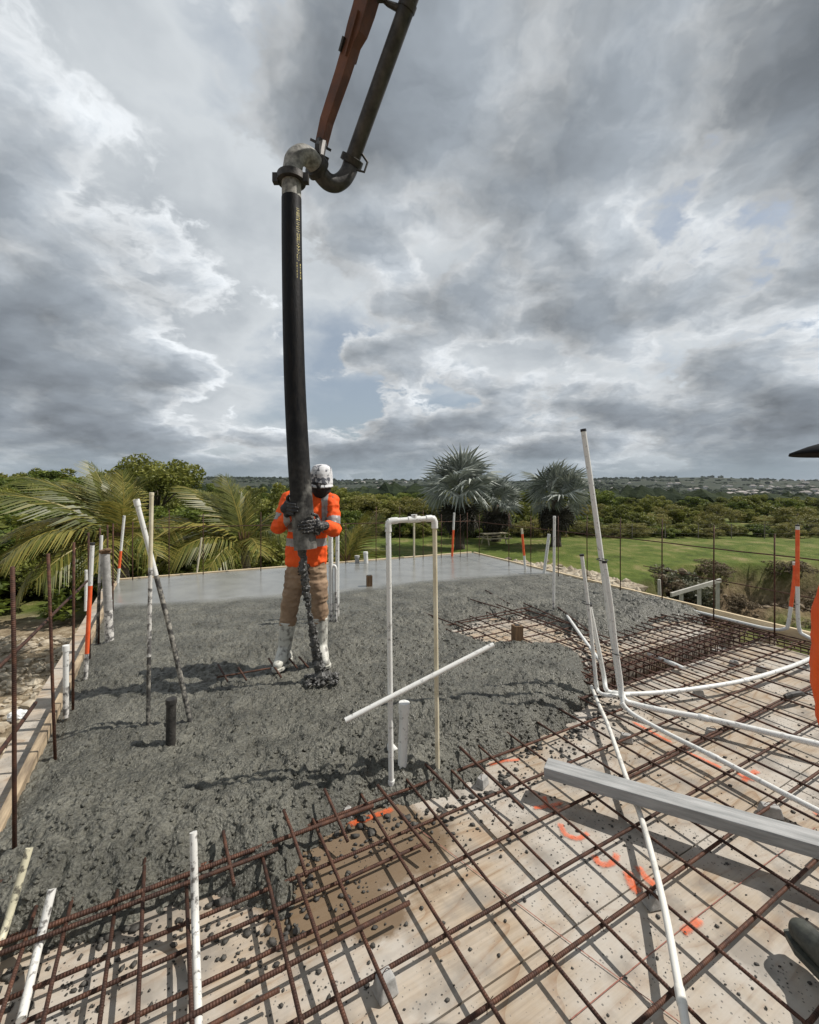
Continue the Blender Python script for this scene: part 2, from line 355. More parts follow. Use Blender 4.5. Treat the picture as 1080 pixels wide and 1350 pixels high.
    bp = N('ShaderNodeBump'); bp.inputs['Strength'].default_value = .25; bp.inputs['Distance'].default_value = .003; L(nf.outputs[0], bp.inputs['Height']); L(bp.outputs[0], bs.inputs['Normal'])
    return m
M['ply'] = ply_mat()
#PART2
# ------------------------------------------------------------------ terrain: one sheet to the horizon
def sst(a, b, x):
    t = np.clip((x - a) / (b - a), 0, 1); return t * t * (3 - 2 * t)
def pit_d(x, y):                              # >0 inside the cutting beside the lawn
    wob = fbm(x * .45, y * .45, 4, 21) * 1.3
    d1 = (x - (9.6 + (y - 18.4) * .88)) * .75; d2 = 25.2 + .05 * (x - 13.7) - y
    return np.minimum(d1, d2) + wob
def ground_h(x, y):
    x = np.asarray(x, float); y = np.asarray(y, float)
    h = -2.65 + fbm(x * .06, y * .06, 3, 3) * .25 - .5 * sst(-3, -9, x) * (1 - sst(20, 40, y))
    r = np.hypot(x, y); h = h - 13 * sst(48, 330, r)
    az = np.arctan2(x, np.maximum(y, 1)) ; front = np.clip(y / np.maximum(r, 1), -1, 1)
    prof = 33 + 13 * vnoise(az * 3.1 + 5.2, az * 0, 5) + 7 * vnoise(az * 11 + 1.7, az * 0, 6) + 3 * vnoise(az * 34, az * 0, 8) - 20 * sst(.45, .9, az)
    prof = np.where(front > 0, prof, 30)
    ridge = sst(1100, 2500, r) * (1 - .5 * sst(2700, 5200, r)) * (1 + .18 * fbm(x / 260, y / 260, 4, 9))
    mid = 13 * sst(600, 1300, r) * (1 - sst(1500, 2300, r)) * (.5 + .5 * vnoise(az * 6 + 9, az * 0, 13))
    h = h + (prof + 15.5) * ridge + mid * .7 * (1 - sst(.5, .7, az))
    d = pit_d(x, y); h = h - .4 * sst(-5, .2, d) * sst(8, 14, y) - 2.4 * sst(-.15, .75, d) + (.8 * fbm(x * .8, y * .8, 4, 31) - .5 * np.abs(fbm(x * 1.6, y * 1.6, 2, 33))) * sst(.0, .9, d)
    return h
def axis(lo, hi, st, far, growth):
    v = list(np.arange(lo, hi + 1e-6, st)); s = st; a = [lo]
    while a[-1] > -far: s *= growth; a.append(a[-1] - s)
    s = st; b = [hi]
    while b[-1] < far: s *= growth; b.append(b[-1] + s)
    return np.array(a[:0:-1] + v + b[1:])
xs = axis(-22, 34, .3, 6000, 1.07); ys = axis(5, 34, .3, 6000, 1.07)
GXX, GYY = np.meshgrid(xs, ys); GZ = ground_h(GXX, GYY)
nx, ny = len(xs), len(ys); idx = np.arange(nx * ny).reshape(ny, nx)
quads = np.stack([idx[:-1, :-1], idx[:-1, 1:], idx[1:, 1:], idx[1:, :-1]], -1).reshape(-1, 4)
gm = np_mesh('ground', np.stack([GXX.ravel(), GYY.ravel(), GZ.ravel()], 1), quads)
gd = pit_d(GXX, GYY)
rock = sst(-.25, .5, gd) * (1 - .75 * sst(1.8, 3.5, gd)) * (GYY > 9)
rub = sst(-1.5, -4.5, GXX + (GYY - 7) * .35 + fbm(GXX * .3, GYY * .3, 3, 4) * 1.5) * (1 - sst(14.5, 17.5, GYY + fbm(GXX * .4, GYY * .4, 3, 41)))
for nm, arr in (('rock', rock), ('rubble', rub)):
    at = gm.attributes.new(nm, 'FLOAT', 'POINT'); at.data.foreach_set('value', arr.ravel().astype(np.float32))
def ground_mat():
    m = bpy.data.materials.new('ground_cover'); m.use_nodes = True; nt, N, L, bs = tree_nodes(m); bs.inputs['Roughness'].default_value = .9; bs.inputs['Specular IOR Level'].default_value = .15
    geo = N('ShaderNodeNewGeometry')
    def noise(s, d=5, r=.6):
        n = N('ShaderNodeTexNoise'); n.inputs['Scale'].default_value = s; n.inputs['Detail'].default_value = d; n.inputs['Roughness'].default_value = r; L(geo.outputs['Position'], n.inputs['Vector']); return n.outputs[0]
    def ramp(f, *st):
        r = N('ShaderNodeValToRGB'); L(f, r.inputs[0]); e = r.color_ramp.elements
        e[0].position, e[0].color = st[0][0], (*st[0][1], 1); e[1].position, e[1].color = st[-1][0], (*st[-1][1], 1)
        for p, c in st[1:-1]: x = e.new(p); x.color = (*c, 1)
        return r.outputs[0]
    def mix(f, a, b):
        x = N('ShaderNodeMix'); x.data_type = 'RGBA'; L(f, x.inputs['Factor']); L(a, x.inputs[6]); L(b, x.inputs[7]); return x.outputs[2]
    def mr(f, a, b, c=0, d=1):
        x = N('ShaderNodeMapRange'); L(f, x.inputs[0])
        for i, v in enumerate((a, b, c, d)): x.inputs[i+1].default_value = v
        return x.outputs[0]
    grass = ramp(noise(.55, 9, .72), (.36, (.05, .066, .013)), (.47, (.085, .118, .021)), (.56, (.132, .145, .038)), (.64, (.22, .19, .085)))
    rockc = ramp(noise(2.6, 9, .78), (.36, (.035, .03, .017)), (.48, (.14, .098, .056)), (.68, (.27, .205, .13)))
    rubc = ramp(noise(2.6, 8, .7), (.3, (.10, .072, .042)), (.52, (.28, .22, .145)), (.7, (.45, .39, .29)))
    far = ramp(noise(.011, 8, .68), (.32, (.02, .028, .017)), (.5, (.03, .038, .021)), (.62, (.05, .055, .033)), (.72, (.11, .10, .065)))
    def attr(n):
        a = N('ShaderNodeAttribute'); a.attribute_name = n; return a.outputs['Fac']
    ln = N('ShaderNodeVectorMath'); ln.operation = 'LENGTH'; L(geo.outputs['Position'], ln.inputs[0])
    c = mix(mr(ln.outputs['Value'], 60, 160), grass, far); c = mix(attr('rubble'), c, rubc); c = mix(attr('rock'), c, rockc)
    L(c, bs.inputs['Base Color'])
    bp = N('ShaderNodeBump'); bp.inputs['Strength'].default_value = .8; bp.inputs['Distance'].default_value = .12; L(noise(5, 6, .7), bp.inputs['Height']); L(bp.outputs[0], bs.inputs['Normal'])
    return m
tag(link('ground', gm, ground_mat(), smooth=True), 'rolling green and brown land running from the building to the hills', kind='structure')

# ------------------------------------------------------------------ building below the slab
M['wall'] = mat('blockwork', (.30, .29, .27), (.40, .39, .36), 6, .85, bump=.3, bscale=40)
wl = inset(POLY, (.28, .28, .28, .28)); wi = inset(POLY, (.48, .48, .48, .48))
mb = MB(); vs = [Vector((p.x, p.y, z)) for z in (-3.6, -.3) for p in wl] + [Vector((p.x, p.y, z)) for z in (-3.6, -.3) for p in wi]
fs = []
for i in range(4):
    j = (i + 1) % 4; fs += [(i, j, 4 + j, 4 + i), (8 + i, 12 + i, 12 + j, 8 + j), (4 + i, 4 + j, 12 + j, 12 + i), (i, 8 + i, 8 + j, j)]
mb.add(vs, fs); tag(mb.build('building_wall', M['wall']), 'grey blockwork walls of the storey under the slab', 'wall')

# ------------------------------------------------------------------ plywood deck with two beam troughs
deck = empty('formwork_deck', (0, 0, 0), SLAB); tag(deck, 'plywood formwork deck with orange spray marks and dark cement splashes', kind='structure')
def to_ab(poly): return [Vector((*ab(p), 0)) for p in poly]
OUTER = to_ab(inset(POLY, (-.12, .34, -.2, -.22)))       # ply runs past the left form, stops at the right edge trough
TR0, TR1 = 2.36, 2.70                                   # beam trough across the slab (b range)
EDGE_IN = to_ab(inset(POLY, (-.12, .34, -.2, -.22))); EDGE_OUT = to_ab(inset(POLY, (-.12, -.10, -.2, -.22)))
def prism(poly, z0, z1, name, m, parent):
    n = len(poly); vs = [(p.x, p.y, z0) for p in poly] + [(p.x, p.y, z1) for p in poly]
    fs = [tuple(range(n)), tuple(range(2 * n - 1, n - 1, -1))] + [(i, n + i, n + (i + 1) % n, (i + 1) % n) for i in range(n)]
    return mesh_obj(name, vs, fs, m, parent)
rows = []; b = TR0 - 1.22 * 4
while b < TR0 - .01: rows.append((b, b + 1.22)); b += 1.22
b = TR1
while b < 10.2: rows.append((b, b + 1.22)); b += 1.22
for k, (b0, b1) in enumerate(rows):
    a = -6.0 + (k % 3) * .81
    while a < 9:
        g = .0032; pl = clip([Vector((a + g, b1 - g, 0)), Vector((a + 2.44 - g, b1 - g, 0)), Vector((a + 2.44 - g, b0 + g, 0)), Vector((a + g, b0 + g, 0))], OUTER)
        if len(pl) >= 3:
            dz = random.uniform(-.0012, .0012); prism(pl, DECK_Z - .018 + dz, DECK_Z + dz, 'plywood_sheet', M['ply'], deck)
        a += 2.44
def strip_a(b0, b1, z0, z1, name, a0=1.2):             # trough pieces along the slab's long axis
    pl = clip([Vector((a0, b1, 0)), Vector((9, b1, 0)), Vector((9, b0, 0)), Vector((a0, b0, 0))], EDGE_OUT)
    return prism(pl, z0, z1, name, M['ply'], deck)
strip_a(TR0 - .02, TR1 + .02, -.48, -.462, 'trough_floor'); strip_a(TR0 - .02, TR0 - .002, -.461, DECK_Z - .0192, 'trough_side'); strip_a(TR1 + .002, TR1 + .02, -.461, DECK_Z - .0192, 'trough_side')
pl = clip([Vector((-6, TR1, 0)), Vector((1.198, TR1, 0)), Vector((1.198, TR0, 0)), Vector((-6, TR0, 0))], OUTER); prism(pl, DECK_Z - .018, DECK_Z, 'plywood_sheet', M['ply'], deck)
e0, e1 = EDGE_IN[1], EDGE_IN[2]; f0, f1 = EDGE_OUT[1], EDGE_OUT[2]
prism([e0, f0, f1, e1], -.50, -.482, 'trough_floor', M['ply'], deck)
tdir = (e1 - e0).normalized(); nin = Vector((tdir.y, -tdir.x, 0))
def cut(z0, z1, seg): prism([seg[0], seg[0] - nin * .018, seg[1] - nin * .018, seg[1]], z0, z1, 'trough_side', M['ply'], deck)
def along_b(bb): return e0 + (e1 - e0) * ((bb - e0.y) / (e1.y - e0.y))
cut(-.481, DECK_Z - .0192, (e0, along_b(TR1 + .03))); cut(-.481, DECK_Z - .0192, (along_b(TR0 - .03), e1))

# ---- form boards standing round the pour
def form(name, p, q, off, label, top=.012, m=None):
    t = (q - p).normalized(); nrm = Vector((t.y, -t.x, 0)); ln = (q - p).length; c = (p + q) / 2 - nrm * off
    o = MB().box((0, 0, 0), (ln, .042, top - DECK_Z - .003)).build(name, m or M['timber']); o.location = (c.x, c.y, (top + DECK_Z + .003) / 2); o.rotation_euler = (0, 0, math.atan2(t.y, t.x))
    bv = o.modifiers.new('b', 'BEVEL'); bv.width = .003; bv.segments = 1
    return tag(o, label, 'form board')
form('form_board', FL - DL * .02, FR, .021, 'pale timber form board along the far end of the slab')
form('form_board', FR + DR * .045, NR, .021, 'pale timber form board on the slab edge above the rocky cutting', top=.014)
form('form_board', NL, FL + DL * .03, .021, 'timber form board on the slab edge above the rubble ground', top=-.004, m=M['timber_dirty'])

# ------------------------------------------------------------------ the poured concrete
EXP = [(-120, 1290), (0, 1262), (60, 1240), (110, 1224), (165, 1206), (200, 1196), (245, 1184), (285, 1160), (325, 1178), (366, 1196), (390, 1180), (398, 1118), (430, 1085), (470, 1070),
       (500, 1060), (545, 1050), (585, 1045), (625, 1035), (650, 1005), (700, 975), (745, 957), (778, 928), (786, 905), (782, 880), (770, 862), (745, 850), (700, 851), (650, 846),
       (605, 834), (600, 825), (640, 814), (690, 806), (720, 813), (750, 830), (790, 838), (840, 832), (880, 815), (925, 815), (950, 808)]
EXPW = [G(x, y, -.07) for x, y in EXP] + [Vector((4.6, 5.2, 0)), Vector((9, 5, 0)), Vector((9, -4, 0)), Vector((-3, -4, 0))]
def poly_sd(px, py, poly):                     # >0 outside the polygon
    d = np.full(px.shape, 1e9); ins = np.zeros(px.shape, bool); n = len(poly)
    for i in range(n):
        a, b = poly[i], poly[(i + 1) % n]; ex, ey = b.x - a.x, b.y - a.y; wx, wy = px - a.x, py - a.y
        t = np.clip((wx * ex + wy * ey) / (ex * ex + ey * ey), 0, 1); d = np.minimum(d, (wx - ex * t) ** 2 + (wy - ey * t) ** 2)
        c = ((a.y > py) != (b.y > py)) & (px < (b.x - a.x) * (py - a.y) / (b.y - a.y + 1e-12) + a.x); ins ^= c
    return np.where(ins, -1, 1) * np.sqrt(d)
PITS = [(G(300, 940), .10, .03), (G(345, 925), .10, .03), (G(330, 985), .1, .028), (G(372, 965), .1, .03), (G(228, 1015), .06, .02), (G(226, 1040), .06, .02), (G(470, 905), .12, .03), (G(640, 900), .14, .03), (G(150, 900), .12, .025), (G(380, 872), .26, .035), (G(318, 880), .30, .04), (G(425, 866), .16, .025), (G(560, 885), .3, .02), (G(300, 1010), .25, -.015), (G(455, 850), .3, -.02)]
def conc_h(x, y):
    sd = poly_sd(x, y, EXPW); sdn = sd + fbm(x * 5, y * 5, 4, 51) * .075 + fbm(x * 22, y * 22, 2, 55) * .02
    s0, s1 = Vector((-3.8, 5.35, 0)), Vector((1.2, 7.1, 0)); tl = (s1 - s0).normalized()
    sm = (x - s0.x) * -tl.y + (y - s0.y) * tl.x + fbm(x * .8, y * .8, 4, 61) * .35
    fin = sst(-.12, .22, sm); half = np.maximum(sst(-1.9, .1, sm), .75 * sst(.1, .6, fbm(x * .55 + 3, y * .55, 3, 95)))                     # floated / half levelled
    low = fbm(x * 1.1, y * 1.1, 3, 71) * .034 + fbm(x * 4.2, y * 4.2, 3, 73) * .018
    cr = 1 - np.abs(fbm(x * 13, y * 13, 3, 75)); cr = (cr - .7) * (.024 + .045 * sst(.8, .1, sd) * (.4 + .6 * sst(-.3, .4, fbm(x * 1.3, y * 1.3, 2, 88))))
    fine = .012 - np.maximum(0, vnoise(x * 34, y * 34, 77) - .2) * .032 - np.maximum(0, vnoise(x * 61 + 3, y * 61, 78) - .25) * .020 + np.abs(vnoise(x * 26, y * 26, 79)) * (.003 + .011 * sst(.6, .05, sd))
    drag = fbm((x * AX.x + y * AX.y) * 2.2, (x * BX.x + y * BX.y) * 14, 3, 80) * .012 * half
    z = (low + cr * (1 - .75 * half) + fine * (1 - .6 * half)) * (1 - fin) + drag * (1 - fin) - .012 * (1 - fin)
    z = z + fin * (-.006 + fbm(x * 3, y * 3, 2, 81) * .0012) + fbm(x * .5, y * .5, 2, 84) * .01 * (1 - fin)
    for c, r, dp in PITS: z = z - dp * np.exp(-((x - c.x) ** 2 + (y - c.y) ** 2) / (r * r) * 2.2)
    mound = .035 * np.exp(-((sd - .5) / .35) ** 2) * (1 - fin) * sst(5.2, 3.5, y)
    ls = (x - FL.x) * DL.y - (y - FL.y) * DL.x; ls = np.abs(ls)
    z = z + mound - .05 * sst(.25, 0, ls) * (1 - fin)
    t = np.clip(sdn / .26, 0, 1); t = 1 - (1 - t) ** 2
    return DECK_Z - .012 + (z - DECK_Z + .012) * t, np.clip(fin, 0, 1), sdn
bs_ = [0.6]
while bs_[-1] < 9.9: bs_.append(bs_[-1] + min(.0085 + max(0, bs_[-1] - 1.5) * .0028, .026))
as_ = np.arange(-2.6, 6.6, .0105); bs_ = np.array(bs_)
AA, BB = np.meshgrid(as_, bs_); XX = AA * AX.x + BB * BX.x; YY = AA * AX.y + BB * BX.y
ZZ, FIN, SDN = conc_h(XX.ravel(), YY.ravel()); ZZ = ZZ.reshape(XX.shape); FIN = FIN.reshape(XX.shape)
inn = np.ones(XX.shape, bool); cl = inset(POLY, (-.02, -.02, 0, -.02))
for i in range(4):
    p, q = cl[i], cl[(i + 1) % 4]; t = (q - p).normalized(); inn &= ((XX - p.x) * t.y - (YY - p.y) * t.x) >= 0
keep = inn & (ZZ > DECK_Z - .010)
q = keep[:-1, :-1] & keep[:-1, 1:] & keep[1:, 1:] & keep[1:, :-1]
idx = np.arange(XX.size).reshape(XX.shape); quads = np.stack([idx[:-1, :-1], idx[:-1, 1:], idx[1:, 1:], idx[1:, :-1]], -1)[q]
used, inv = np.unique(quads, return_inverse=True); quads = inv.reshape(-1, 4)
jx, jy = RNG.uniform(-.003, .003, (2, XX.size)) 
co = np.stack([XX.ravel() + jx * (1 - FIN.ravel()), YY.ravel() + jy * (1 - FIN.ravel()), ZZ.ravel()], 1)[used]
cm = np_mesh('wet_concrete', co, quads); at = cm.attributes.new('finish', 'FLOAT', 'POINT'); at.data.foreach_set('value', FIN.ravel()[used].astype(np.float32))
tag(link('wet_concrete', cm, M['concrete'], smooth=True), 'freshly poured grey concrete, rough in front and floated smooth behind', kind='structure')
def conc_z(x, y): return float(conc_h(np.array([x]), np.array([y]))[0][0])

# ---- loose lumps on and beside the pour, crumbs over the ply
def scatter(name, n, cand, zf, rr, label, m):
    mb = MB(); k = 0
    while k < n:
        x, y, w = cand()
        if random.random() > w: continue
        r = rr(); mb.ico((x, y, zf(x, y) + r * .35), r, 1, .33, (random.uniform(.8, 1.25), random.uniform(.8, 1.25), random.uniform(.5, .9))); k += 1
    return tag(mb.build(name, m), label, kind='stuff')
cx_, cy_ = RNG.uniform(-2.6, 5.2, 90000), RNG.uniform(.75, 5.5, 90000); SD_ = poly_sd(cx_, cy_, EXPW) + fbm(cx_ * 3, cy_ * 3, 3, 91) * .12
okp = np.ones(len(cx_), bool); pin = inset(POLY, (.1, .4, .1, .1))
for i in range(4):
    p, q_ = pin[i], pin[(i+1) % 4]; t = (q_ - p).normalized(); okp &= ((cx_ - p.x) * t.y - (cy_ - p.y) * t.x) >= 0
aa_, bb_ = cx_ * AX.x + cy_ * AX.y, cx_ * BX.x + cy_ * BX.y
okp &= ~((bb_ > TR0 - .03) & (bb_ < TR1 + .03) & (aa_ > 1.15))
cand = [(x, y, d) for x, y, d, o in zip(cx_, cy_, SD_, okp) if o]
random.shuffle(cand)
mbc, mbl = MB(), MB(); nc = nl = 0
for x, y, d in cand:
    if -2.5 < d < -.02 and nc < 5200:
        w = math.exp(d / .17) * 1.0 + .05
        if random.random() < w:
            r = random.choice((.0025, .003, .004, .005, .0065, .009, .012 if d > -.2 else .004, .017 if d > -.12 else .003)) * random.uniform(.6, 1.05)
            mbc.ico((x, y, DECK_Z + r * .3), r, 1, .35, (random.uniform(.8, 1.5), random.uniform(.8, 1.3), random.uniform(.4, .8))); nc += 1
    elif .0 < d < 2.4 and nl < 1500 and y < 4.4:
        if random.random() < .7 * math.exp(-d / .4):
            r = random.uniform(.005, .011); mbl.ico((x, y, 0), r, 1, .3, (random.uniform(.8, 1.3), random.uniform(.8, 1.3), random.uniform(.6, .9))); nl += 1
tag(mbc.build('concrete_crumbs', M['crumb'], smooth=True), 'small dark crumbs and drops of concrete spattered over the plywood', kind='stuff')
if mbl.v:
    V = np.array(mbl.v); zz = conc_h(V[:, 0], V[:, 1])[0]; nv = len(ICO[1][0]); base = zz.reshape(-1, nv).mean(1).repeat(nv); V[:, 2] += base + .003
    fa = np.array(mbl.f); me = np_mesh('concrete_lumps', V, fa); tag(link('concrete_lumps', me, M['concrete'], smooth=True), 'coarse lumps of aggregate standing out of the raw concrete', kind='stuff')

# ---- spray marks and chalk lines on the ply
def paint_mat():
    m = bpy.data.materials.new('orange_spray'); m.use_nodes = True; nt, N, L, bs = tree_nodes(m); bs.inputs['Base Color'].default_value = (.85, .14, .03, 1); bs.inputs['Roughness'].default_value = .6
    uv = N('ShaderNodeAttribute'); uv.attribute_name = 'edge'; tc = N('ShaderNodeTexCoord'); no = N('ShaderNodeTexNoise'); no.inputs['Scale'].default_value = 70; no.inputs['Detail'].default_value = 4; L(tc.outputs['Object'], no.inputs['Vector'])
    ad = N('ShaderNodeMath'); ad.operation = 'ADD'; L(uv.outputs['Fac'], ad.inputs[0]); L(no.outputs[0], ad.inputs[1])
    mr = N('ShaderNodeMapRange'); L(ad.outputs[0], mr.inputs[0]); mr.inputs[1].default_value = .9; mr.inputs[2].default_value = 1.95; mr.inputs[4].default_value = .88; L(mr.outputs[0], bs.inputs['Alpha']); return m
M['spray'] = paint_mat()
def stroke(pts, w, name='paint_mark', m=None, z=DECK_Z + .0045):
    P = smooth_path([G(x, y, DECK_Z) for x, y in pts], 8); vs, fs, at = [], [], []
    for i, p in enumerate(P):
        d = (P[min(i+1, len(P)-1)] - P[max(i-1, 0)]).normalized(); n = Vector((-d.y, d.x, 0)); e = min(1, i / 2, (len(P) - 1 - i) / 2)
        for s, a in ((-1, 0), (-.35, 1), (.35, 1), (1, 0)):
            c = p + n * s * w * 1.25; vs.append((*ab(c), z)); at.append(a * e)
        if i: k = (i - 1) * 4; fs += [(k + j, k + 4 + j, k + 5 + j, k + 1 + j) for j in range(3)]
    o = mesh_obj(name, vs, fs, m or M['spray'], deck); A = o.data.attributes.new('edge', 'FLOAT', 'POINT'); A.data.foreach_set('value', at); return o
for pts, w in (([(455, 1090), (490, 1078), (522, 1066)], .022), ([(716, 1048), (722, 1062), (738, 1070)], .018), ([(700, 1066), (722, 1064), (745, 1058)], .016), ([(738, 1084), (745, 1100), (762, 1106), (778, 1098)], .018),
               ([(782, 1126), (792, 1140), (808, 1138), (815, 1124)], .02), ([(826, 1146), (834, 1168), (846, 1180)], .026), ([(838, 1140), (852, 1158), (866, 1170)], .022), ([(898, 1232), (912, 1222), (926, 1212)], .02),
               ([(978, 1032), (990, 1022), (1000, 1016)], .022), ([(968, 1018), (984, 1026), (998, 1030)], .018), ([(830, 950), (860, 966), (890, 982)], .018), ([(900, 990), (930, 1003), (955, 1015)], .018), ([(1072, 1074), (1085, 1074), (1100, 1080)], .02),
               ([(632, 1000), (660, 985), (690, 978)], .02), ([(640, 1010), (665, 1004), (688, 1002)], .016)): stroke(pts, w)
M['chalk'] = mat('red_chalk', (.22, .08, .06), (.32, .15, .11), 60, .9)
stroke([(540, 1085), (640, 1160), (760, 1250), (900, 1352)], .0014, 'chalk_line', M['chalk']); stroke([(750, 1348), (900, 1225), (1010, 1140), (1075, 1092)], .0014, 'chalk_line', M['chalk'])
# ------------------------------------------------------------------ reinforcing bars
mat_root = empty('rebar_mat', (0, 0, 0), SLAB); tag(mat_root, 'rusty steel bar grid tied over the plywood deck', 'rebar mat')
def bar_mesh(L_, r, bend=0.0, seed=0):
    rng = random.Random(seed); n = max(3, int(L_ / .4)); pts = [Vector((L_ * i / n, rng.uniform(-bend, bend), rng.uniform(-bend, bend) * .6)) for i in range(n + 1)]
    mb = MB().tube(pts, r, 6); me = bpy.data.meshes.new('bar'); me.from_pydata(mb.v, [], mb.f); me.materials.append(M['rust'])
    me.polygons.foreach_set('use_smooth', [len(p.vertices) == 4 for p in me.polygons]); return me
def put_bar(p, q, r, parent=mat_root, name='bar', bend=.002, seed=None):
    p, q = Vector(p), Vector(q); d = q - p; me = bar_mesh(d.length, r, bend, seed if seed is not None else random.randint(0, 9999))
    o = link(name, me, None, parent, loc=p); o.rotation_mode = 'QUATERNION'; o.rotation_quaternion = d.to_track_quat('X', 'Z'); return o
AB = to_ab(inset(POLY, (.1, .05, .1, .06)))
def span(poly, axis_i, v):                     # extent of the slab along the other axis
    out = []
    for i in range(len(poly)):
        p, q = poly[i], poly[(i + 1) % len(poly)]
        if (p[axis_i] - v) * (q[axis_i] - v) < 0: t = (v - p[axis_i]) / (q[axis_i] - p[axis_i]); out.append(p[1 - axis_i] + t * (q[1 - axis_i] - p[1 - axis_i]))
    return sorted(out)
bl = [-.62, -.38, -.14, .10, .34, .58, .82, 1.06, 1.299, 1.537, 1.775, 2.015, 2.255, 2.49, 2.73, 2.97, 3.21, 3.45, 3.69, 3.93, 4.17, 4.41, 4.65]
for k, b in enumerate(bl):
    s = span(AB, 1, b)
    if len(s) < 2: continue
    a0 = s[0] if b < 2.3 else (1.3 if b < 3.4 else 2.0)
    j = random.uniform(-.012, .012); put_bar((a0, b, BAR_Z - .007), (s[1], b + j, BAR_Z - .007), .0072)
    if k % 3 == 0 and b < 2.3: put_bar((a0 + 2.6 + random.random(), b + .018, BAR_Z - .007), (s[1], b + .018 + j, BAR_Z - .007), .0072)   # lap
al = [.585 + .2575 * k for k in range(0, 26)]
for a in al:
    s = span(AB, 0, a)
    if len(s) < 2: continue
    b0, b1 = max(s[0], -.75), min(s[1], 5.4 if a > 2 else 2.6)
    if a < .3: b1 = min(b1, 2.6)
    if b1 - b0 < .3: continue
    j = random.uniform(-.012, .012); put_bar((a, b0, BAR_Z + .007), (a + j, b1, BAR_Z + .007), .0067)
    if a > 2.9:                                   # the mat is doubled towards the slab edge
        put_bar((a + .128, 1.72 + random.uniform(0, .3), BAR_Z + .006), (a + .128 + j, min(b1, 3.3) - random.uniform(0, .3), BAR_Z + .006), .0064)
# the raised double bars at the corner that the pour has not reached yet, and short splice bars sticking out of it
for b, z, a0, a1, r in ((2.215, .0, -1.4, .05, .009), (1.93, -.012, -1.2, .85, .009), (1.895, -.012, -1.0, .4, .008), (1.69, -.085, -1.1, 1.0, .007), (1.42, -.035, -.9, .78, .008), (1.405, -.05, -.9, .3, .007), (1.2, -.09, -.7, .5, .007), (1.02, -.03, -.6, .45, .008)):
    put_bar((a0, b, z), (a1, b + random.uniform(-.02, .02), z), r)
for a, b0, b1, z in ((-.56, 1.2, 2.25, -.035), (-.435, .9, 2.22, -.03), (-.315, .8, 2.24, -.03), (-.18, .8, 2.05, -.045), (-.07, .8, 2.28, -.025), (.055, .8, 1.95, -.05), (.33, .7, 2.22, -.035), (.45, .9, 1.75, -.05)):
    put_bar((a, b0, z), (a + random.uniform(-.02, .02), b1, z + .012), .007)
for (x0, y0), (x1, y1), z0, z1 in (((252, 1040), (190, 1100), 0, 0), ((294, 1096), (309, 1167), .02, -.03), ((374, 1068), (405, 1155), .05, -.04), ((428, 1040), (458, 1110), .05, -.05), ((498, 1035), (567, 1122), .03, -.05), ((540, 985), (604, 1052), .01, -.05), ((606, 985), (690, 1066), .01, -.05)):
    p, q = G(x0, y0, z0), G(x1, y1, z1)
    if x0 == 252: continue
    put_bar((*ab(p), z0), (*ab(q), z1), .0075)
for o_ in [c for c in mat_root.children]:
    pass
# bars half swallowed by the concrete beside the boots, and where the deck still shows
for (x0, y0, z0), (x1, y1, z1) in (((286, 893, .01), (357, 881, .02)), ((288, 876, .045), (300, 898, .0)), ((314, 880, .06), (325, 897, .0)), ((354, 868, .06), (371, 893, .0)), ((379, 865, .05), (392, 881, .0)), ((394, 866, .05), (407, 880, .0)),
                                   ((620, 790, .02), (660, 802, .0)), ((560, 808, .01), (618, 830, -.04)), ((655, 797, .02), (760, 835, -.04)), ((690, 795, .02), (775, 832, -.05)), ((600, 820, -.02), (700, 800, .0)), ((640, 778, .02), (672, 796, .0)), ((735, 800, .01), (800, 850, -.05))):
    p, q = G(x0, y0, z0), G(x1, y1, z1); put_bar((*ab(p), z0), (*ab(q), z1), .0075)
# tie wires
mb = MB()
for a in al:
    for b in bl[2:14]:
        if random.random() < .45 and a > .3:
            mb.tube([(a - .012, b - .012, BAR_Z - .012), (a, b, BAR_Z + .0155), (a + .012, b + .012, BAR_Z - .012), (a + .018, b - .004, BAR_Z + .02)], .0012, 4)
mb.build('tie_wire', M['rust'], mat_root)['kind'] = 'stuff'

# beam cages in the troughs
def cage(p, q, w, h, zt, step, label):
    root = empty('beam_cage', (p.x, p.y, 0), math.atan2((q - p).y, (q - p).x)); tag(root, label, 'rebar cage'); ln = (q - p).length
    for y in (-w / 2, 0, w / 2):
        for z in (zt, zt - h): put_bar((0, y, z), (ln, y, z), .0085, root)
    for y in (-w / 2, w / 2): put_bar((0, y * .98, zt - h * .5), (ln, y * .98, zt - h * .5), .006, root)
    r_ = w / 2 + .012; zz0, zz1 = zt - h - .012, zt + .013
    path = [(0, -r_, zz0), (0, r_, zz0), (0, r_, zz1), (0, -r_, zz1), (0, -r_, zz0), (0, -r_ + .03, zz0 + .05)]
    mb = MB(); mb.tube(path, .005, 5); mb.tube([(0.012, -r_, zz1 + .006), (.012, -r_ + .05, zz1 - .05)], .005, 5); me = bpy.data.meshes.new('stirrup'); me.from_pydata(mb.v, [], mb.f); me.materials.append(M['rust'])
    x = .05
    while x < ln - .03:
        o = link('stirrup', me, None, root, loc=(x, 0, 0)); o.rotation_euler = (random.uniform(-.02, .02), 0, random.uniform(-.06, .06)); x += step
    return root
bm_ = (TR0 + TR1) / 2; sx = span(to_ab(inset(POLY, (.1, .34, .1, .06))), 1, bm_)[1]
cage(S(2.75, bm_), S(sx - .02, bm_), .20, .27, -.075, .105, 'dark rusty beam cage crossing the deck in a trough')
t = DR; nrm_in = Vector((t.y, -t.x, 0)) ; c0 = FR + DR * 3.6 - Vector((-t.y, t.x, 0)) * .17
cage(c0, c0 + DR * 6.5, .18, .27, -.085, .14, 'dark rusty beam cage along the slab edge above the cutting')

